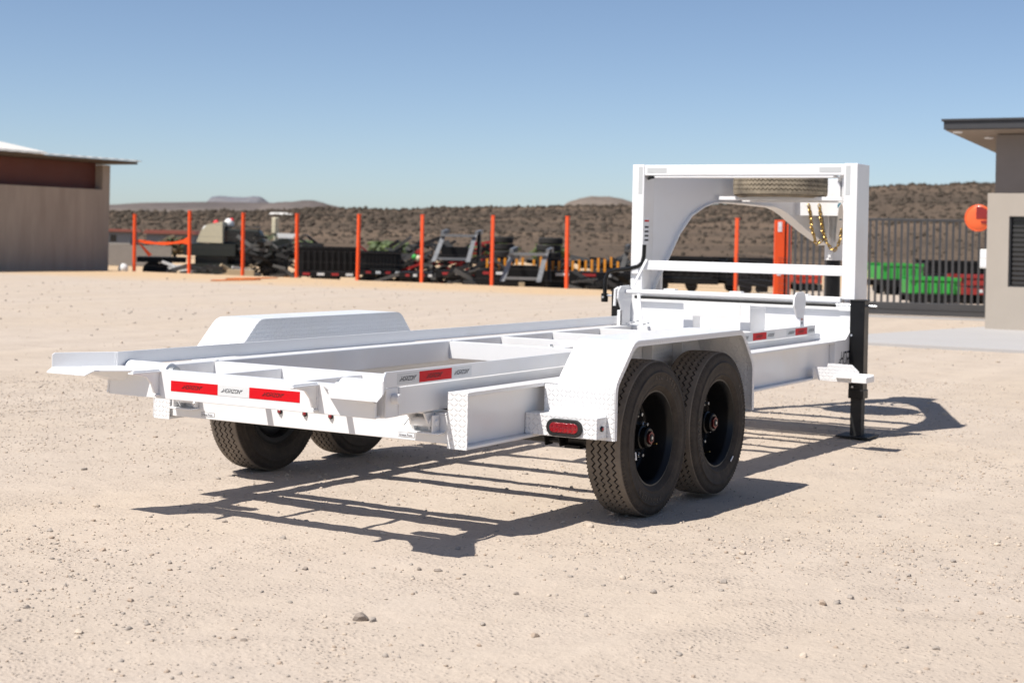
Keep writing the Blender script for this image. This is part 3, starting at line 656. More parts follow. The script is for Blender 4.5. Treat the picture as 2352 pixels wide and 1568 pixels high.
# curved arms in a V towards the coupler
AR = [(0, .93), (.05, .98), (.09, 1.054), (.18, 1.20), (.32, 1.43), (.46, 1.583), (.61, 1.662), (.72, 1.695), (.86, 1.708), (1.08, 1.703), (1.48, 1.688), (1.58, 1.665), (1.67, 1.627), (1.91, 1.497), (2.08, 1.42), (2.213, 1.366)]
arm_poly = AR + [(2.213, 1.75), (1.95, 1.90), (1.80, 1.955), (0, 1.955)]
A_, B_ = Vector((4.35, .84, 0)), Vector((6.42, .06, 0)); dU = (B_ - A_).normalized()
for s in (1, -1):
    nn = Vector((-dU.y, dU.x, 0)) * .012; pts = [A_ + dU * a + Vector((0, 0, z)) for a, z in arm_poly]
    m = MB().prism3(pts, nn)
    low = AR; off = Vector((-dU.y, dU.x, 0)) * .085
    # bottom and top flange strips
    for chain in (low, [(0, 1.955), (1.80, 1.955), (1.95, 1.90), (2.213, 1.75)]):
        for (a, z), (b, y_) in zip(chain[:-1], chain[1:]):
            p, q = A_ + dU * a + Vector((0, 0, z)), A_ + dU * b + Vector((0, 0, y_)); t = (q - p).normalized(); up = t.cross(Vector((-dU.y, dU.x, 0))) * -.010
            o1 = Vector((-dU.y, dU.x, 0)) * -.035
            m.prism3([p + o1, q + o1, q + off, p + off], up)
    if s < 0: m.xf(Matrix.Scale(-1, 4, (0, 1, 0)))
    a_ = m.obj('gooseneck_arm', WH, T)
P('spare_tray', MB().box((5.05, -.53, 1.718), (5.12, .53, 1.748)).box((5.32, -.44, 1.712), (5.39, .44, 1.752)), WH, .003)
P('coupler_box', MB().box((6.10, -.17, 1.64), (6.50, .17, 1.94)), WH, .004)
P('coupler_plate', MB().box((6.02, -.26, 1.615), (6.032, .20, 1.735)), WH, .002)
P('coupler_tube', MB().cyl((6.40, -.02, 1.225), .080, .42, 'z', 28), WH, .003, smooth=True)
P('coupler_gusset', MB().prism([(-.02 - .006, 1.30), (-.02 + .006, 1.30), (-.02 + .006, 1.64), (-.02 - .006, 1.64)], 6.24, 6.33, 'x').prism3([(6.31, -.06, 1.66), (6.31, .06, 1.66), (6.31, .0, 1.25), (6.31, -.04, 1.25)], (.01, 0, 0)), WH, .002)
cp = P('coupler_inner_tube', MB().cyl((6.40, -.02, .74), .064, .484, 'z', 28), BLK, .002, smooth=True)
P('coupler_head', MB().cyl((6.40, -.02, .64), .085, .12, 'z', 28, .075), BLK, .004, smooth=True, parent=cp)
P('wiring_plug', MB().cyl((6.01, -.22, 1.70), .028, -.05, 'x', 14).tube([(5.98, -.22, 1.70), (5.96, -.22, 1.64), (5.97, -.22, 1.58)], .015, 8), TEAL, .002)
def chain(pts, nlinks):
    pts = [Vector(p) for p in pts]; L = [0]
    for a, b in zip(pts[:-1], pts[1:]): L.append(L[-1] + (b - a).length)
    root = bpy.data.objects.new('safety_chain', None); COL.objects.link(root); root.parent = T; first = None
    for k in range(nlinks):
        s_ = L[-1] * (k + .5) / nlinks; i = max(j for j in range(len(L) - 1) if L[j] <= s_); t = (s_ - L[i]) / (L[i + 1] - L[i]); p = pts[i].lerp(pts[i + 1], t)
        d = (pts[i + 1] - pts[i]).normalized(); qn = d.to_track_quat('X', 'Z').to_matrix().to_4x4() @ Matrix.Rotation((k % 2) * pi / 2 + .3, 4, 'X')
        if first is None:
            ring = [(.0235 * math.cos(a) * 1.0, .0125 * math.sin(a), 0) for a in [2 * pi * q / 12 for q in range(13)]]
            first = MB().tube(ring, .0048, 6, cap=False).mesh('chain_link', BRASS, True)
        o = bpy.data.objects.new('chain_link', first); COL.objects.link(o); o.parent = root; o.matrix_local = Matrix.Translation(p) @ qn
    return root
chain([(6.01, .085, 1.71), (6.0, .06, 1.60), (5.98, .04, 1.50), (5.97, .01, 1.42), (5.97, .0, 1.38), (5.97, -.02, 1.37), (5.98, -.05, 1.40)], 16)
chain([(6.01, -.012, 1.71), (6.0, -.03, 1.60), (5.99, -.06, 1.47), (5.98, -.10, 1.38), (5.98, -.14, 1.325), (5.98, -.17, 1.32), (5.98, -.20, 1.36), (5.99, -.215, 1.42), (6.0, -.22, 1.50)], 22)
# small fittings on the left post
P('hydraulic_hose', MB().tube([(4.40, .815, 1.92), (4.34, .815, 1.89), (4.24, .80, 1.86), (4.24, .72, 1.88)], .010, 8), RUBW, 0, smooth=True)
P('conduit', MB().box((4.485, .79, .96), (4.53, .8225, 1.80)), WH, .003)
ws = P('warning_sticker', MB().box((4.23, .8215, 1.34), (4.31, .8228, 1.55)), STK, 0)
P('sticker_red_band', MB().box((4.23, .8208, 1.515), (4.31, .8214, 1.53)), RED, 0, parent=ws)
for k in range(4): P('sticker_print', MB().box((4.235, .8208, 1.36 + k * .035), (4.305, .8214, 1.375 + k * .035)), INK, 0, parent=ws)
P('lock_clip', MB().box((4.18, .845, 1.095), (4.209, .905, 1.15)), WH, .006)
P('crank_handle', MB().tube([(4.19, .80, 1.33), (4.19, .802, 1.24), (4.188, .815, 1.185), (4.185, .85, 1.155), (4.185, .93, 1.135), (4.185, 1.06, 1.12), (4.185, 1.115, 1.10), (4.185, 1.138, 1.05), (4.185, 1.143, .93)], .0165, 12), BLK, 0, smooth=True)
cl = P('crank_clevis', MB().cyl((4.185, 1.143, .86), .028, .07, 'z', 16), BLK, .004)
P('crank_bolt', MB().cyl((4.15, 1.143, .90), .010, .07, 'x', 10).cyl((4.185, 1.07, .913), .010, .07, 'y', 10), CHR, 0, parent=cl)
sh = P('jack_shaft', MB().cyl((4.165, -.80, .913), .0135, 1.66, 'y', 14), BLK, 0, smooth=True)
P('shaft_end', MB().cyl((4.165, -1.11, .915), .0095, .31, 'y', 12), CHR, 0, smooth=True, parent=sh)
for s in (1, -1):
    j = P('jack_leg', MB().box((4.10, s * .9285, .26), (4.205, s * 1.038, .955)).box((4.093, s * .9283, .951), (4.212, s * 1.045, .962)), BLK, .004)
    P('jack_inner_leg', MB().box((4.112, s * .942, -.045), (4.195, s * 1.026, .26)), BLKR, .003, parent=j)
    P('jack_collar', MB().box((4.095, s * .9282, .235), (4.21, s * 1.044, .30)), BLK, .004, parent=j)
    P('jack_foot', MB().box((4.03, s * .86, -.047), (4.28, s * 1.11, -.035)), BLKR, .002, parent=j)
    P('jack_bolt', MB().cyl((4.092, s * .96, .32), .008, .008, 'x', 8).cyl((4.092, s * .945, .70), .009, .008, 'x', 8), CHR, 0, parent=j)
    # stop brackets
    y = s * .70
    b = P('stop_bracket', MB().prism([(3.59, .7125), (3.74, .7125), (3.74, .86), (3.77, .93), (3.76, .990), (3.72, 1.018), (3.58, 1.014), (3.535, .98), (3.53, .92), (3.59, .84)], y - .006, y + .006, 'y').box((3.59, y - .006, .7125), (3.60, y + .03 * s, .83)), WH, .002)
    if s > 0:
        P('stop_handle', MB().tube([(3.62, .735, 1.0), (3.62, .765, .985), (3.62, .77, .86)], .011, 10), WH, 0, parent=b, smooth=True)
        P('stop_lever', MB().prism3([(3.655, .632, 1.00), (3.655, .652, 1.00), (3.72, .565, 1.22), (3.72, .545, 1.22)], (.012, 0, 0)), WH, .001, parent=b)
        P('stop_strut', MB().prism3([(3.652, .600, .975), (3.652, .575, .975), (3.60, .515, .7125), (3.60, .540, .7125)], (.01, 0, 0)), WH, .001, parent=b)
        for k in range(5): P('bolt', MB().cyl((3.62 + .03 * (k % 2), .66 - .045 * k, .722 + .012 * (k % 3)), .011, .012, 'z', 8), CHR, .001, parent=b)
    else:
        w_ = P('warning_label', MB().box((3.66, y - .0072, .775), (3.715, y - .0062, .835)), STK, 0, parent=b)
        P('warning_print', MB().box((3.672, y - .0080, .812), (3.703, y - .0073, .828)), simple('orange_brown_print', (.45, .12, .04)), 0, parent=b)
        P('warning_text', MB().box((3.68, y - .0080, .785), (3.70, y - .0073, .803)), INK, 0, parent=b)
# step
sb = P('step_bracket', MB().prism([(-.950, .515), (-.974, .426), (-1.20, .421), (-1.26, .45), (-1.26, .50), (-1.21, .545), (-1.04, .546), (-1.035, .518)], 3.30, 3.306, 'x').box((3.306, -.9275, .43), (3.46, -.935, .50)), WP, .001)
P('step_tread', MB().box((3.245, -1.225, .428), (3.42, -1.33, .468)), WH, .003, parent=sb)
tm_ = MB()
for k in range(14):
    x = 3.25 + k * .0125; tm_.prism([(x, .468), (x + .009, .468), (x + .0045, .478)], -1.325, -1.10, 'y')
tm_.box((3.245, -1.10, .455), (3.42, -1.225, .468)); P('step_serrations', tm_, WH, 0, parent=sb)

# ------------------------------------------------------------------ left building
WALLD = N('rough_grey_render'); f1 = WALLD.noise(1.2, 5, .6); nmp = WALLD.n('Mapping'); WALLD.l(WALLD.n('TexCoord').outputs['Object'], nmp.inputs[0]); nmp.inputs['Scale'].default_value = (2.2, 2.2, .35)
f2 = WALLD.noise(1.0, 5, .65, vec=nmp.outputs[0]); WALLD.l(WALLD.mix(WALLD.ramp(f2, [(.3, (0, 0, 0)), (.7, (1, 1, 1))]), (.33, .268, .215), (.43, .355, .285)), WALLD.b.inputs['Base Color']); WALLD.b.inputs['Roughness'].default_value = .95; WALLD.bump(f1, .3, .02); WALLD = WALLD.m
RUST = simple('oxide_red_steel', (.115, .036, .026), .7, var=.3, scale=.8)
ROOFM = simple('pale_corrugated_sheet', (.72, .69, .64), .5, .0, var=.08)
EAVE = simple('brown_eave_timber', (.10, .07, .045), .8)
cx, cy = 31.3, 34.0
Bd = thing('grey_building', 'grey rendered shed with a pale corrugated roof and oxide red panel at the left edge', 'building', (cx, cy, 0))
L_ = 14.
MB().box((-L_, 0, -.3), (0, 8, 2.72)).obj('wall', WALLD, Bd)
MB().box((-L_, .35, 2.72), (-.34, 7.9, 3.62)).obj('upper_wall', RUST, Bd)
MB().box((-.34, .001, 2.72), (0, 8, 3.56)).obj('corner_pier', WALLD, Bd)
MB().box((-5.42, -.14, -.3), (-4.95, 0, 2.86)).obj('buttress', WALLD, Bd)
MB().box((-7.3, .22, 3.22), (-5.5, .34, 3.42)).obj('dark_vent', BLKR, Bd)
rp = MB(); nr = 62
zr = [(3.74 + (.016 if k % 2 else 0)) for k in range(nr + 1)]; xr_ = [-L_ + (L_ + .86) * k / nr for k in range(nr + 1)]
vs = []
for (yy, dz) in ((-.62, 0.0), (4.0, .30), (8.6, 0.0)):
    for x, z in zip(xr_, zr): vs.append((x, yy, z + dz))
    
rp.add(vs, [(r * (nr + 1) + k, r * (nr + 1) + k + 1, (r + 1) * (nr + 1) + k + 1, (r + 1) * (nr + 1) + k) for r in range(2) for k in range(nr)])
rf = rp.obj('roof', ROOFM, Bd, solid=.02)
MB().box((-L_, -.50, 3.63), (.78, 8.5, 3.72)).obj('roof_beam', EAVE, Bd)
MB().add([(-14, -.5, 3.80), (-3.3, -.5, 3.80), (-12, 5.2, 5.75), (-14, 5.2, 6.0)], [(0, 1, 2, 3)]).obj('gable_roof', ROOFM, Bd, solid=.04)

# ------------------------------------------------------------------ right building
STU = simple('beige_stucco', (.395, .35, .30), .95, var=.07, scale=2, bump=.4, bscale=40, spec=.1)
BRN = simple('dark_taupe_stucco', (.215, .188, .17), .95, var=.12, scale=3, bump=.4, bscale=40, spec=.1)
FAS = simple('charcoal_fascia', (.040, .040, .043), .5)
SOF = simple('slatted_soffit', (.25, .20, .16), .7, var=.15)
GLS = N('dark_window_glass'); GLS.b.inputs['Base Color'].default_value = (.012, .012, .014, 1); GLS.b.inputs['Roughness'].default_value = .06; GLS = GLS.m
wc = G(2262, 757); rz = -pi / 2
Br = thing('gatehouse', 'beige and taupe gatehouse with dark flat roof and slatted window blinds at the right edge', 'building', wc, rz)
# local x along the wall (to the right), local y away from the camera side
wx0 = 0.0
MB().box((0, 0, -.2), (.36, 4, 2.30)).box((.36, 0, -.2), (6, 4, .735)).box((.36, 0, 1.915), (6, 4, 2.30)).box((.36, .16, .735), (6, 4, 1.915)).obj('wall', STU, Br)
MB().box((.10, .08, 2.30), (6, 4, 3.285)).obj('upper_wall', BRN, Br)
MB().box((.38, .13, .74), (3.0, .138, 1.91)).obj('window', GLS, Br)
wf = MB().box((.362, .03, .737), (.385, .12, 1.913)).box((.385, .03, .737), (3.0, .12, .757)).box((.385, .03, 1.893), (3.0, .12, 1.913)).obj('window_frame', FAS, Br)
BLD = simple('grey_blind', (.032, .030, .030), .6)
for k in range(14): MB().box((.40, .085, .78 + k * .08), (3.0, .10, .825 + k * .08)).obj('blind_slat', BLD, Br)
tipv = at(2167, 298, 25.66) - wc; tx = -tipv.y; ty = tipv.x; zs = tipv.z; print('eave', tx, ty, zs)          # eave corner in the wall's own axes
roof = MB().box((tx, ty, zs + .003), (6.0, 5.5, zs + .14)).obj('roof', FAS, Br, bevel=.01)
MB().box((tx - .03, ty - .03, zs + .14), (6.0, 5.5, zs + .175)).obj('roof_edge', FAS, roof)
nsb = int((6.2) / .16)
for k in range(nsb): MB().box((tx + .03, ty + .03 + k * .16, zs - .012), (6.0, ty + .03 + k * .16 + .15, zs)).obj('soffit_board', SOF, roof)
for (a, b) in ((-.45, -.3), (.05 + tx * .3, .6)): MB().cyl((a, b, zs - .03), .08, .02, 'z', 16).obj('soffit_light', STK, roof)
for o in [roof] + [c for c in roof.children if c.name.startswith(('soffit', 'roof_edge'))] + [c for c in Br.children if c.name.startswith('roof')]:
    if o.type == 'MESH' and not o.get('tilted'):
        for v in o.data.vertices: v.co.z -= .045 * (v.co.y - ty)
        o['tilted'] = 1
WHB = simple('white_box', (.72, .72, .70), .5)
mb_ = MB().box((0, 0, 0), (.12, .06, .33)).obj('meter_box', WHB, bevel=.01, loc=tuple(at(2250, 616, 26.4))); mb_.rotation_euler = (0, 0, -pi / 2); tag(mb_, 'small white electric box by the corner of the gatehouse', 'box')
MB().box((.01, -.004, .18), (.11, 0, .30)).obj('box_cover', STK, mb_); MB().box((.01, -.004, .03), (.11, 0, .15)).obj('box_cover', STK, mb_)
# convex mirror sign
ORM = simple('orange_plastic', (.85, .13, .03), .35, var=.1, coat=.4)
DRD = simple('dark_red_painted_reflection', (.24, .018, .014), .2, var=.3, scale=4)  # dark red for flat shapes that paint a reflection onto the mirror disc
mc = at(2247, 501, 27.6); ms = thing('traffic_mirror', 'round orange traffic mirror fixed behind the corner of the gatehouse', 'mirror', mc, rz)
MB().lathe([(-.030, 0), (-.028, .10), (-.018, .20), (-.004, .222), (-.012, .230), (0, .245), (.02, .238), (.03, 0)], 36).obj('mirror_disc', ORM, ms, smooth=True)
MB().prism3([(-.03, -.034, -.01), (.215, -.026, -.01), (.20, -.026, .09), (.14, -.026, .17), (.06, -.026, .205), (-.03, -.026, .21)], (0, -.006, 0)).obj('painted_reflection', DRD, ms)
MB().prism3([(.05, -.033, -.05), (.20, -.028, -.04), (.17, -.028, -.10), (.06, -.033, -.09)], (0, -.006, 0)).obj('painted_reflection', DRD, ms)
MB().tube([(.0, .02, 0), (.0, .12, .0), (.32, .16, 0)], .016, 8).box((.30, .10, -.08), (.325, .22, .08)).obj('mirror_arm', FAS, ms)

# ------------------------------------------------------------------ gate
GP = simple('charcoal_gate_paint', (.055, .054, .056), .45)
g0, g1 = G(2264, 737), G(1806, 720.5); gd = (g1 - g0); gl = gd.length; grz = math.atan2(gd.y, gd.x)
gt = thing('sliding_gate', 'charcoal sliding gate with vertical bars beside the gatehouse', 'gate', g0, grz)
MB().box((0, -.04, .06), (gl, .04, .17)).box((0, -.05, .17), (gl, .05, .185)).box((0, -.035, .185), (gl, .035, .30)).obj('bottom_beam', GP, gt, bevel=.006)
MB().box((0, -.025, 1.86), (gl, .025, 1.91)).obj('top_rail', GP, gt, bevel=.004)
barm = MB().box((-.022, -.02, .30), (.022, .02, 1.86)).mesh('gate_bar', GP)
nb2 = int(gl / .118)
for k in range(nb2 + 1):
    o = bpy.data.objects.new('gate_bar', barm); COL.objects.link(o); o.parent = gt; o.location = (.03 + (gl - .06) * k / nb2, 0, 0)
for k in (0.55, .62): MB().cyl((gl * k, -.05, .09), .035, .02, 'y', 14).obj('gate_roller', GALV, gt)
gtr = MB().box((-.2, -.12, -.05), (gl + 3, .10, .035)).obj('gate_track_kerb', CONC, bevel=.01, loc=g0); gtr.rotation_euler = (0, 0, grz); gtr['kind'] = 'structure'

# ------------------------------------------------------------------ orange posts, wires
ORP = simple('orange_post_paint', (.80, .085, .015), .5, var=.12, scale=3)
WIRE = simple('fence_wire', (.05, .045, .045), .5, .3)
posts = [(308, 622, 493), (434, 627, 485), (557, 630, 490), (681, 636, 492), (821, 641.5, 493), (968, 649, 494.5), (1129, 656, 496), (1301, 663, 498), (1489, 671, 500), (1689, 680, 502.5)]
f0 = G(posts[0][0], posts[0][1]); fe = thing('wire_fence', 'wire fence of tall orange steel posts along the back of the yard', 'fence', f0)
tops = []
for px, by, ty in posts:
    p = G(px, by); dpt = (p - Vector(CAM)).dot(FWD); zt = CAM[2] + (horizon(px) - ty) / FP * dpt
    MB().box((-.042, -.042, -.35), (.042, .042, zt)).box((-.05, -.05, zt), (.05, .05, zt + .02)).obj('post', ORP, fe, bevel=.004, loc=p - f0).rotation_euler = (random.uniform(-.014, .014), random.uniform(-.014, .014), random.uniform(-.2, .2)); tops.append((p - f0, zt))
for fr in (.99, .80, .60, .42, .25, .10):
    MB().tube([(p.x, p.y, zt * fr) for p, zt in tops], .004, 4, cap=False).obj('wire', WIRE, fe)
last, zl = tops[-1]; pg = g1 - f0
MB().tube([(last.x, last.y, 1.7), (pg.x, pg.y, 1.7)], .004, 4).obj('wire', WIRE, fe)
# wire mesh panel between the last posts and the gate
mm = MB()
for k in range(56):
    t = k / 55; p = Vector((last.x, last.y, 0)).lerp(Vector((pg.x, pg.y, 0)), t); mm.tube([(p.x, p.y, .02), (p.x, p.y, 1.1)], .003, 3, cap=False)
for k in range(9): mm.tube([(last.x, last.y, .05 + k * .13), (pg.x, pg.y, .05 + k * .13)], .003, 3, cap=False)
mm.obj('mesh_panel', WIRE, fe)['kind'] = 'stuff'
gp = thing('gate_post', 'pair of thick orange gate posts with white stickers at the end of the sliding gate', 'post', at(1792, 560, 31.5)); gp.location.z = 0
for (a, b, zt, mt) in ((-.12, .085, 1.86, ORP), (.125, .22, 1.78, ORP)):
    MB().box((a, -.05, 0), (b, .05, zt)).xf(Matrix.Rotation(math.atan2(RGT.y, RGT.x), 4, 'Z')).obj('post', mt, gp, bevel=.006)
MB().box((.086, -.02, 0), (.124, .03, 1.82)).xf(Matrix.Rotation(math.atan2(RGT.y, RGT.x), 4, 'Z')).obj('post_channel', BLKR, gp)
for z in (1.62, .72): MB().box((-.06, -.056, z), (.02, -.0505, z + .2)).xf(Matrix.Rotation(math.atan2(RGT.y, RGT.x), 4, 'Z')).obj('sticker', STK, gp)
# safety ribbon
pa, pb = G(314, 622), G(434, 627)
rb_ = MB(); prev = None; nn = 16
for k in range(nn + 1):
    t = k / nn; p = pa.lerp(pb, t); z = 1.02 - .10 * math.sin(pi * t) + .05 * t; hh = .030 + .022 * abs(math.sin(9 * t)) + (.06 if t > .93 else 0)
    cur = (Vector((p.x, p.y, z - hh)), Vector((p.x, p.y, z + hh)))
    if prev: rb_.add([prev[0], cur[0], cur[1], prev[1]], [(0, 1, 2, 3)])
    prev = cur
rb_.prism3([(pa.x, pa.y, 1.0), (pa.x + .1, pa.y, .95), (pa.x + .45, pa.y - .25, .55), (pa.x + .35, pa.y - .2, .50)], (0, .02, 0))
tag(rb_.obj('safety_ribbon', ORP, solid=.01), 'orange safety ribbon tied between the two leftmost orange posts', 'ribbon')
so_ = G(567, 644); sp2 = MB()
def splat(cx, cy, a, b, n=16): 
    return [(cx + a * math.cos(2 * pi * k / n) * (1 + .35 * math.sin(3 * k)), cy + b * math.sin(2 * pi * k / n) * (1 + .3 * math.cos(5 * k))) for k in range(n)]
for (px, py, a, b) in ((578, 641, .5, .22), (553, 644.8, .35, .22), (513, 645.5, .22, .20)):
    p = G(px, py); sp2.prism(splat(p.x, p.y, a * 1.8, b, 16), ghs(p.x, p.y) + .002, ghs(p.x, p.y) + .03, 'z')
tag(sp2.obj('orange_paint_marks', simple('orange_spray_on_sand', (.75, .22, .06), .9, var=.3, scale=5)), kind='structure')

# ------------------------------------------------------------------ stored machinery behind the fence
TB = simple('black_trailer_paint', (.006, .006, .0065), .5, var=.4, scale=2, spec=.25)
TG = simple('grey_primer_frame', (.085, .082, .078), .55, .2, var=.2)
TGR = simple('green_dump_paint', (.035, .33, .05), .4, var=.15, scale=2)
TRD = simple('red_trailer_paint', (.34, .03, .025), .45, var=.15)
TDR = simple('dark_red_tape', (.33, .02, .02), .5)
YEL = simple('yellow_jack_paint', (.75, .28, .02), .5, var=.15)
DGR = simple('dark_olive_paint', (.017, .020, .016), .5, var=.3)
CRM = simple('cream_plastic', (.55, .50, .36), .6, var=.1)
DWH = simple('dull_white_plastic', (.70, .70, .68), .5)
WOOD = simple('pale_timber', (.42, .33, .21), .8)
GRD = -.37
def wheel_at(parent, x, y, r=.32, w=.2):
    o = MB().lathe([(-w / 2, r * .55), (-w / 2, r * .93), (-w * .4, r), (w * .4, r), (w / 2, r * .93), (w / 2, r * .55), (-w / 2, r * .55)], 20).obj('wheel', DTY, parent, smooth=True, loc=(x, y, r))
    MB().cyl((0, -w * .45, 0), r * .55, w * .9, 'y', 16).obj('rim', TB, o)
    return o
def flat_trailer(label, px, depth, yaw, length=6., width=2.4, deck=.85, neck=True, col=TB, tapes=True, ramp=False, box=None, boxcol=None, frame=None, jacks=0, z=GRD, name='stored_trailer', group='black trailers stored behind the fence'):
    p = at(px, 600, depth); t = thing(name, label, 'trailer', (p.x, p.y, z), yaw, group)
    L, w = length / 2, width / 2
    MB().box((-L, -w, deck - (.18 if not jacks else .5)), (L, -w + .09, deck)).obj('side_rail', col, t); MB().box((-L, w - .09, deck - .18), (L, w, deck)).obj('side_rail', col, t)
    m = MB()
    for k in range(9): x = -L + .1 + (length - .3) * k / 8; m.box((x, -w + .09, deck - .15), (x + .09, w - .09, deck - .03))
    m.obj('crossmembers', col, t)['kind'] = 'stuff'
    MB().box((-L, -w + .09, deck - .03), (L, w - .09, deck - .005)).obj('deck', BLKR, t)
    for x in (-.45, .42):
        for s in (-1, 1): wheel_at(t, x * (1 if length > 2 else .55) - length * .05, s * (w - .20), min(.32, deck * .42))
    if tapes:
        for s in (-1, 1):
            for k in range(4): MB().box((-L + .2 + k * length / 4.2, s * (w + .004) - .003, deck - .13), (-L + .2 + k * length / 4.2 + length * .12, s * (w + .004) + .003, deck - .05)).obj('reflective_tape', TDR if k % 2 == 0 else WTAPE, t)
    if neck:
        for s in (-1, 1): MB().prism([(L - .35, deck), (L, deck - .1), (L + .25, deck + .55), (L + .6, deck + .85), (L + 1.9, deck + .85), (L + 1.9, deck + 1.1), (L + .3, deck + 1.1), (L - .1, deck + .85)], s * .55 - .05, s * .55 + .05, 'y').obj('neck_arm', frame or col, t)
        MB().box((L - .1, -.5, deck + .95), (L, .5, deck + 1.08)).obj('neck_beam', frame or col, t)
        MB().cyl((L + 1.8, 0, deck - .2), .07, 1.1, 'z', 12).obj('coupler', col, t)
        MB().box((L + .1, -.45, deck - .65), (L + .2, -.35, deck + .2)).obj('jack_leg', col, t)
    if ramp: MB().prism([(-L, deck), (-L, deck - .12), (-L - 1.3, .10), (-L - 1.3, .16)], -w, w, 'y').obj('ramp', frame or col, t)
    if box:
        bh = box; m = MB().box((-L, -w + .05, deck + .02), (L, -w + .11, deck + bh)).box((-L, w - .11, deck + .02), (L, w - .05, deck + bh)).box((-L, -w + .11, deck + .02), (-L + .06, w - .11, deck + bh)).box((L - .06, -w + .11, deck + .02), (L, w - .11, deck + bh)); m.obj('dump_body', boxcol or col, t, bevel=.01)
        for k in range(9):
            for s in (-1, 1): MB().box((-L + .15 + k * (length - .4) / 8, s * (w - .01) - .04, deck + .05), (-L + .23 + k * (length - .4) / 8, s * (w - .01) + .04, deck + bh - .05)).obj('body_rib', boxcol or col, t)
        for s in (-1, 1): MB().box((-L, s * w, deck + bh), (L, s * (w - .16), deck + bh + .08)).obj('top_rail', boxcol or col, t)
    for k in range(jacks):
        q_ = random.Random(k * 7 + int(px)); x, y = -L + .3 + (length - .6) * k / max(1, jacks - 1), q_.uniform(-w + .3, w - .3)
        jj = MB().box((x - .035, y - .035, deck), (x + .035, y + .035, deck + q_.uniform(.28, .52))).obj('loaded_jack', YEL, t)
    return t
YB = math.atan2(RGT.y, RGT.x)
flat_trailer('black trailer parked behind the ribbon between the two leftmost orange posts', 372, 55, YB + .2, 1.7, width=1.6, deck=.80, neck=False, tapes=False)
flat_trailer('black dump trailer with ribbed tub behind the fence', 756, 52, YB + .05, 2.0, width=2.0, deck=.50, box=.74, neck=False)
flat_trailer('low grey framed trailer just right of the black dump trailer', 872, 51.0, YB + .12, 1.35, width=1.8, deck=.62, frame=TG, neck=False, box=.52, tapes=True)
flat_trailer('black gooseneck trailer with lowered ramp in the middle of the fence', 958, 49, YB, 1.0, width=1.8, deck=.60, neck=False, ramp=True, frame=TG)
flat_trailer('tall black gooseneck flatbed behind the middle orange posts', 1072, 49.0, YB - .1, 1.7, width=1.8, deck=.68, neck=False)
flat_trailer('black flatbed trailer loaded with upright yellow jacks right of the middle', 1330, 46, YB - .06, 3.3, width=2.0, deck=.80, neck=False, frame=TG, jacks=15)
flat_trailer('black flatbed loaded with yellow jacks behind the tall gooseneck frame', 1160, 47.5, YB - .02, 1.7, width=1.8, deck=.76, neck=False, jacks=7)
flat_trailer('dark trailer seen through the white gooseneck beside the curved arm', 1565, 47, YB - .1, 2.2, deck=.42, neck=False, box=.55, tapes=False, z=-.12)
flat_trailer('dark enclosed trailer seen through the white gooseneck left of the orange gate posts', 1722, 46, YB + .08, 1.9, deck=.42, neck=False, box=.56, tapes=False, z=-.12)
CG = 'coloured dump trailers behind the gate'
flat_trailer('bright green dump trailer left of the long green tub behind the gate', 2056, 44, YB + .1, 1.22, width=1.3, deck=.42, neck=False, box=.40, boxcol=TGR, tapes=False, z=0, group=CG)
flat_trailer('green dump trailer with long tub behind the middle of the gate', 2137, 37, YB - .05, 1.2, width=1.2, deck=.24, neck=False, box=.34, boxcol=TGR, tapes=False, z=0, group=CG)
flat_trailer('red framed trailer behind the gate next to the gatehouse', 2236, 38, YB, 1.0, width=1.2, deck=.42, neck=False, box=.22, boxcol=TRD, col=TRD, z=0, group=CG)
flat_trailer('orange red trailer behind the left end of the gate', 1850, 46, YB, .8, width=1.2, deck=.20, neck=False, box=.22, boxcol=simple('orange_red_paint', (.65, .06, .03), .5), tapes=False, z=0, group=CG)
flat_trailer('black trailer behind the green and red dump trailers', 2190, 48, YB, 2.0, width=1.6, deck=.55, neck=False, box=.35, tapes=False, z=0, group='black trailers stored behind the fence')
# gooseneck loop frames seen from behind
def loop_frame(label, px, depth, h0, h1, w, mat, tilt=.25, z=GRD):
    p = at(px, 600, depth); t = thing('hoop_rack', label, 'trailer frame', (p.x, p.y, z), YB)
    for s in (-1, 1): MB().prism3([(s * w / 2 - .07, 0, h0), (s * w / 2 + .07, 0, h0), (s * w / 2 + .07 - s * tilt * .2 + tilt, .4, h1 - .18), (s * w / 2 - .07 - s * tilt * .2 + tilt, .4, h1 - .18)], (0, .12, 0)).prism3([(s * w / 2 + tilt * .8, .4, h1 - .18), (s * w / 2 + tilt * .8, .4, h1 - .06), (s * w / 2 + tilt + .1, 1.2, h1), (s * w / 2 + tilt + .1, 1.2, h1 - .14)], (.1, 0, 0)).obj('upright', mat, t)
    for hh in (h0 + .05, h1 - .25): MB().box((-w / 2 + tilt * (hh - h0) / (h1 - h0), .05 + .3 * (hh - h0) / (h1 - h0), hh), (w / 2 + tilt * (hh - h0) / (h1 - h0), .13 + .3 * (hh - h0) / (h1 - h0), hh + .08)).obj('crossbar', mat, t)
    MB().prism([(.55, h1 - .05), (2.3, h1 - .02), (2.9, h1 - .7), (2.6, h0), (.3, h0)], w / 2 + tilt + .02, w / 2 + tilt + .12, 'x').obj('side_arm', TB, t)
    MB().box((-w / 2 + .2, .9, h0), (w / 2, 1.6, h0 + (h1 - h0) * .45)).obj('tool_box', TB, t)
    return t
SILV = simple('bare_steel_edge', (.22, .225, .23), .4, .5)
loop_frame('tall black gooseneck frame with shiny upright edges behind the fence middle', 1035, 49.0, .95, 2.0, 1.1, SILV)
loop_frame('grey steel gooseneck frame between the two orange posts right of the middle', 1196, 44.0, .50, 1.50, 1.05, SILV)
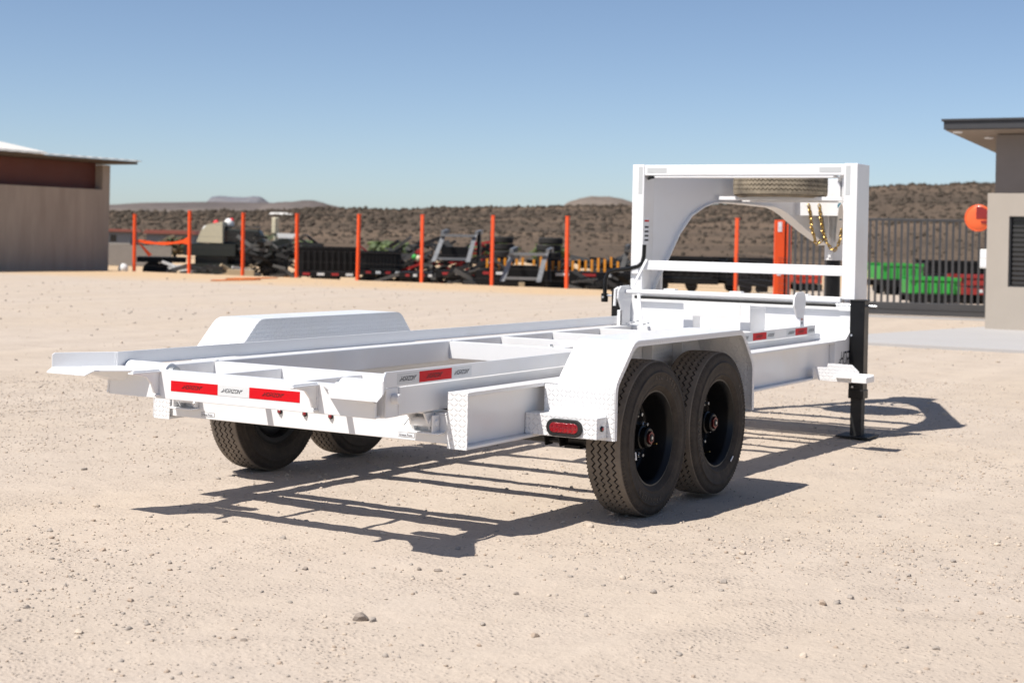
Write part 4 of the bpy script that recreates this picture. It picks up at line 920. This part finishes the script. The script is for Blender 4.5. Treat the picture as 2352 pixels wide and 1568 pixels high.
loop_frame('grey gooseneck frame partly hidden by the left post of the white trailer', 1455, 45, .50, 1.65, .9, TG)
# tyre stacks and reels
def dark_stack(label, px, depth, base, n, r=.38):
    p = at(px, 600, depth); t = thing('tyre_stack', label, 'tyre stack', (p.x, p.y, GRD), 0)
    for k in range(n): MB().lathe([(0, r * .5), (0, r * .9), (.04, r), (.17, r), (.21, r * .9), (.21, r * .5), (0, r * .5)], 18).xf(Matrix.Rotation(pi / 2, 4, 'X')).obj('tyre', DTY, t, smooth=True, loc=(random.uniform(-.05, .05), random.uniform(-.05, .05), base + k * .22))
dark_stack('tall dark stack of tyres behind the orange post right of the middle', 1152, 48, .7, 5); dark_stack('dark stack of tyres beside the grey steel gooseneck frame', 1262, 47, .7, 5); dark_stack('low stack of tyres among the yellow jacks', 1400, 48, .7, 2)
# old truck with green box body
p = at(575, 600, 58); tr = thing('old_truck', 'dark olive truck with boxy glazed cab behind the third orange post', 'truck', (p.x, p.y, GRD), YB + .1)
MB().box((-1.55, -1, .55), (1.4, 1, .95)).obj('chassis', BLKR, tr); MB().prism([(-1.45, .95), (-1.45, 1.80), (-1.30, 1.90), (.35, 1.84), (.55, 1.45), (.55, .95)], -1, 1, 'y').obj('cab_body', DGR, tr, bevel=.05)
MB().box((-1.38, -1.01, 1.4), (-.4, -1.002, 1.78)).obj('window', GLS, tr); MB().box((-.32, -1.01, 1.4), (.38, -1.002, 1.76)).obj('window', GLS, tr); MB().box((-1.35, -.95, 1.93), (.3, .95, 1.97)).obj('roof_rack', TG, tr); MB().prism([(.60, .95), (.60, 1.35), (1.25, 1.62), (1.55, 1.5), (1.6, .95)], -.9, .9, 'y').obj('engine_cover', DGR, tr, bevel=.05)
for x in (-1.0, .9): wheel_at(tr, x, -.9, .5, .25); wheel_at(tr, x, .9, .5, .25)
p = at(490, 600, 57); cv = MB().prism([(-.55, 1.35), (-.40, 1.75), (-.15, 2.02), (.4, 2.12), (.42, 1.33)], -.5, .5, 'y').obj('cream_machine_cover', CRM, loc=(p.x, p.y, GRD)); cv.rotation_euler = (0, 0, YB); tag(cv, 'cream quarter round machine cover left of the old truck', 'machine cover')
st_ = MB().box((-.75, -.5, .0), (1.2, .5, .55)).box((-1.0, -.5, .85), (.9, .5, 1.30)).box((-.6, -.4, .55), (.6, .4, .85)).obj('machine_base', DGR, loc=(p.x, p.y, GRD)); st_.rotation_euler = (0, 0, YB); tag(st_, 'dark low machine base under the cream cover', 'machine')
def ball(name, label, cat, px, py, depth, r, mat):
    bm = bmesh.new(); bmesh.ops.create_icosphere(bm, subdivisions=2, radius=r)
    for v in bm.verts: v.co.z *= 1.05; v.co += v.co.normalized() * .03 * r * math.sin(9 * v.co.x / r)
    me = bpy.data.meshes.new(name); bm.to_mesh(me); bm.free(); me.materials.append(mat)
    for q in me.polygons: q.use_smooth = True
    o = bpy.data.objects.new(name, me); COL.objects.link(o); o.location = at(px, py, depth); return tag(o, label, cat)
RDP = simple('bright_red_plastic', (.65, .02, .03), .4)
ball('white_drum', 'white rounded drum on top of the cream machine cover', 'drum', 475.5, 529.5, 57, .19, DWH)
ball('yellow_float', 'small yellow float above the cream machine cover', 'float', 490, 522, 57, .13, CRM)
ball('red_float', 'red float above the yellow one over the cream machine cover', 'float', 496.5, 512, 57, .11, RDP)
ball('white_helmet', 'white round lamp housing on the roof of the old truck', 'lamp', 526, 514, 57.5, .20, DWH)
ball('red_beacon', 'red beacon beside the white lamp housing on the truck roof', 'beacon', 532, 507, 57.5, .10, RDP)
pb_ = MB().box((-.12, -.1, .0), (.12, .1, .62)).box((-.05, -.05, -1.72), (.05, .05, 0.01)).obj('cream_chimney', CRM, bevel=.04, loc=at(632, 537, 58)); tag(pb_, 'upright cream pipe box right of the old truck', 'pipe')
wb = MB().prism([(-.3, 0), (.25, .0), (.35, .16), (-.35, .18)], -.2, .2, 'y').obj('white_trough', DWH, loc=at(659, 547, 56.5)); wb.rotation_euler = (0, 0, YB); tag(wb, 'pale trough on dark stacked parts left of the dump trailer', 'trough')
# dark heap of parts between truck and dump trailer
def heap(label, px, depth, w, h, n, base=0., seed=1, cols=(BLKR, TB, TG)):
    p = at(px, 600, depth); t = thing('scrap_heap', label, 'scrap heap', (p.x, p.y, GRD), YB); q_ = random.Random(seed)
    mats = list(cols); ms_ = [MB() for _ in mats]
    for k in range(n):
        x, y, z_ = q_.uniform(-w / 2, w / 2), q_.uniform(-.6, .6), base + h * q_.random() ** 1.3; a, b, c = q_.uniform(.08, .45), q_.uniform(.03, .10), q_.uniform(.02, .07)
        b_ = MB().box((-a, -b, -c), (a, b, c)).xf(Matrix.Translation((x, y, z_)) @ Matrix.Rotation(q_.uniform(-.7, .7), 4, 'Y') @ Matrix.Rotation(q_.uniform(-.6, .6), 4, 'Z')); ms_[k % len(mats)].add(b_.v, b_.f)
    for m_, mt in zip(ms_, mats): m_.obj('scrap_pile', mt, t)['kind'] = 'stuff'
    return t
heap('dark heap of machine parts between the third and fourth orange posts', 640, 56, 2.6, 1.62, 120, seed=3)
heap('dark heap of frames behind the grey framed trailer', 925, 52, 2.6, 1.25, 60, seed=5, cols=(BLKR, TB, TG, TDR))
heap('jumble of dark steel between the flatbeds', 1110, 47.5, 1.8, 1.15, 46, seed=8)
heap('tall dark heap of gooseneck parts left of the hoop rack', 965, 54, 2.2, 1.5, 90, seed=21)
heap('dark heap of frames behind the yellow jacks', 1330, 49, 3.0, 1.15, 110, seed=22)
heap('dark heap of steel behind the tall hoop rack', 1060, 53, 2.2, 1.65, 90, seed=23, cols=(BLKR, TB, TB, TDR))
heap('dark heap of couplers at the end of the yellow jacks', 1420, 47, 1.6, 1.05, 60, seed=24)
heap('low scrap in front of the black trailer near the second orange post', 480, 52.5, 3.0, .55, 50, seed=11, cols=(BLKR, WOOD, TG, DWH))
heap('dark scrap under the yellow jacks near the white trailer', 1400, 44.5, 1.6, .75, 40, seed=13)
for k, (px, py, w_, h_, mt, lb) in enumerate([(546, 629, .9, .32, WOOD, 'pale timber crate near the third orange post'), (360, 623, .9, .13, DWH, 'pale plank lying right of the leftmost orange post'), (642, 634, 1.6, .10, DWH, 'long pale plank lying by the fourth orange post'), (655, 635.5, .22, .16, YEL, 'small yellow wooden block beside the fourth orange post'), (1060, 653, .25, .20, WOOD, 'timber block against the sixth orange post'), (1212, 659, .16, .30, WOOD, 'short timber stub between the flatbeds'), (740, 640, .3, .14, DWH, 'short pale block under the black dump trailer')]):
    p = G(px, py + 1); o = MB().box((-w_ / 2, -.15, 0), (w_ / 2, .15, h_)).obj(['crate', 'plank', 'plank', 'timber_block', 'timber_block', 'timber_stub', 'pale_block'][k], mt, bevel=.01, loc=(p.x + 1.2, p.y + .9, -.2 + (.0))); o.rotation_euler = (0, 0, YB + .1); tag(o, lb, 'timber' if mt is WOOD else 'plank')
for k, (px, py, mt, nm, lb) in enumerate([(952, 590, TGR, 'green_float', 'small bright green float on the dark parts left of the tall hoop rack'), (961, 593, CRM, 'cream_float', 'small cream float beside the green one left of the tall hoop rack')]):
    ball(nm, lb, nm.replace('_', ' '), px, py, 48.5, .085 + .01 * (k % 3), mt)
ball('white_bucket', 'white bucket on the ground left of the leftmost orange post', 'bucket', 283, 617, 51, .17, DWH)
# low walls, houses and trees behind the left part
p = at(300, 600, 75)
bw = MB().box((-2.2, -.1, 0), (2.0, .1, 1.0)).obj('block_wall', simple('grey_block', (.22, .20, .18), .9), loc=(p.x, p.y, GRD)); bw.rotation_euler = (0, 0, YB); tag(bw, 'low grey block wall beyond the storage lot beside the grey shed', 'wall')
def house(label, px, base_y, depth, w, h, wallc, roofc):
    p = at(px, base_y, depth); t = thing('distant_house', label, 'house', p, YB)
    MB().box((-w / 2, -1.5, -2), (w / 2, 1.5, h)).obj('wall', wallc, t); MB().prism([(-w / 2 - .3, h), (w / 2 + .3, h), (w / 2, h + w * .08), (-w / 2, h + w * .08)], -1.9, 1.9, 'y').obj('roof', roofc, t)
    MB().box((-w * .1, -1.52, h * .2), (w * .08, -1.501, h * .75)).obj('window', GLS, t)
RT = simple('red_tile', (.30, .09, .06), .8); PW = simple('pale_house_wall', (.42, .37, .31), .9)
house('pale far house with red roof beside the grey shed', 270, 560, 150, 3.2, 1.2, PW, RT); house('pale far house behind the leftmost orange post', 398, 566, 160, 5.0, 1.3, PW, RT)
MB_t = [(640, 494, 'left pale roof patch high on the hillside'), (676, 497, 'right pale roof patch high on the hillside')]
for px, py, lb in MB_t:
    o = MB().prism3([(-2.4, -1, 0), (2.4, -1, 0), (2.2, 1.0, .55), (-2.2, 1.0, .55)], (0, 0, .12)).obj('hillside_roof', ROOFM, loc=at(px, py, 400)); o.rotation_euler = (0, 0, YB); tag(o, lb, 'roof')
BARK = simple('tree_bark', (.10, .075, .055), .9)
LG = [simple('fresh_green_leaves', (.085, .12, .035), .7, var=.3, scale=2), simple('green_leaves', (.06, .085, .03), .7, var=.3, scale=2)]
LD = [simple('olive_leaves', (.055, .065, .03), .8, var=.3, scale=2), simple('dry_leaves', (.11, .08, .045), .8, var=.3, scale=2)]
def tree(label, px, ptop, depth, w, mats, n=260, tall=1.):
    zt = CAM[2] + (horizon(px) - ptop) / FP * depth; p = at(px, 600, depth); t = thing('tree', label, 'tree', (p.x, p.y, GRD)); zt -= GRD
    tr_ = MB().tube([(0, 0, -.2), (.1, 0, zt * .35), (-.1, .1, zt * .75)], [.14, .10, .04], 8)
    for k in range(5): a = k * 1.3; tr_.tube([(0.05, 0, zt * (.25 + .07 * k)), (w * .3 * math.cos(a), w * .3 * math.sin(a), zt * (.55 + .06 * k))], [.05, .02], 5)
    tr_.obj('trunk', BARK, t)
    a = RS.rand(n) * 2 * pi; rr_ = np.sqrt(RS.rand(n)) * w / 2; zz = RS.rand(n)
    env = np.sqrt(np.clip(1 - ((zz - .4) / .62) ** 2, 0.02, 1)); c = np.stack([rr_ * env * np.cos(a), rr_ * env * np.sin(a), zt * (.25 + .72 * zz)], -1) + RS.randn(n, 3) * .06 * w
    c[:, 2] = np.clip(c[:, 2], .3, zt)
    ob = blobs('crown', c, (.05 + .06 * RS.rand(n)) * w * tall, .5 + .4 * RS.rand(n), None, jit=.5, mats=mats); ob.parent = t
tree('bright green tree behind the middle of the black dump trailer row', 704, 557, 110, 2.2, LG); tree('fresh green low tree left of the tall gooseneck frame', 900, 559, 115, 3.2, LG)
tree('green tree behind the orange post right of the middle', 1135, 559, 95, 2.6, LG); tree('small green tree above the tyres right of the middle', 1262, 561, 100, 2.2, LG)
tree('thin dry tree behind the red ribbon', 400, 545, 100, 1.9, LD); tree('olive shrub tree behind the old truck', 610, 545, 90, 3.4, LD); tree('dark olive tree left of the old truck', 545, 540, 110, 2.4, LD)
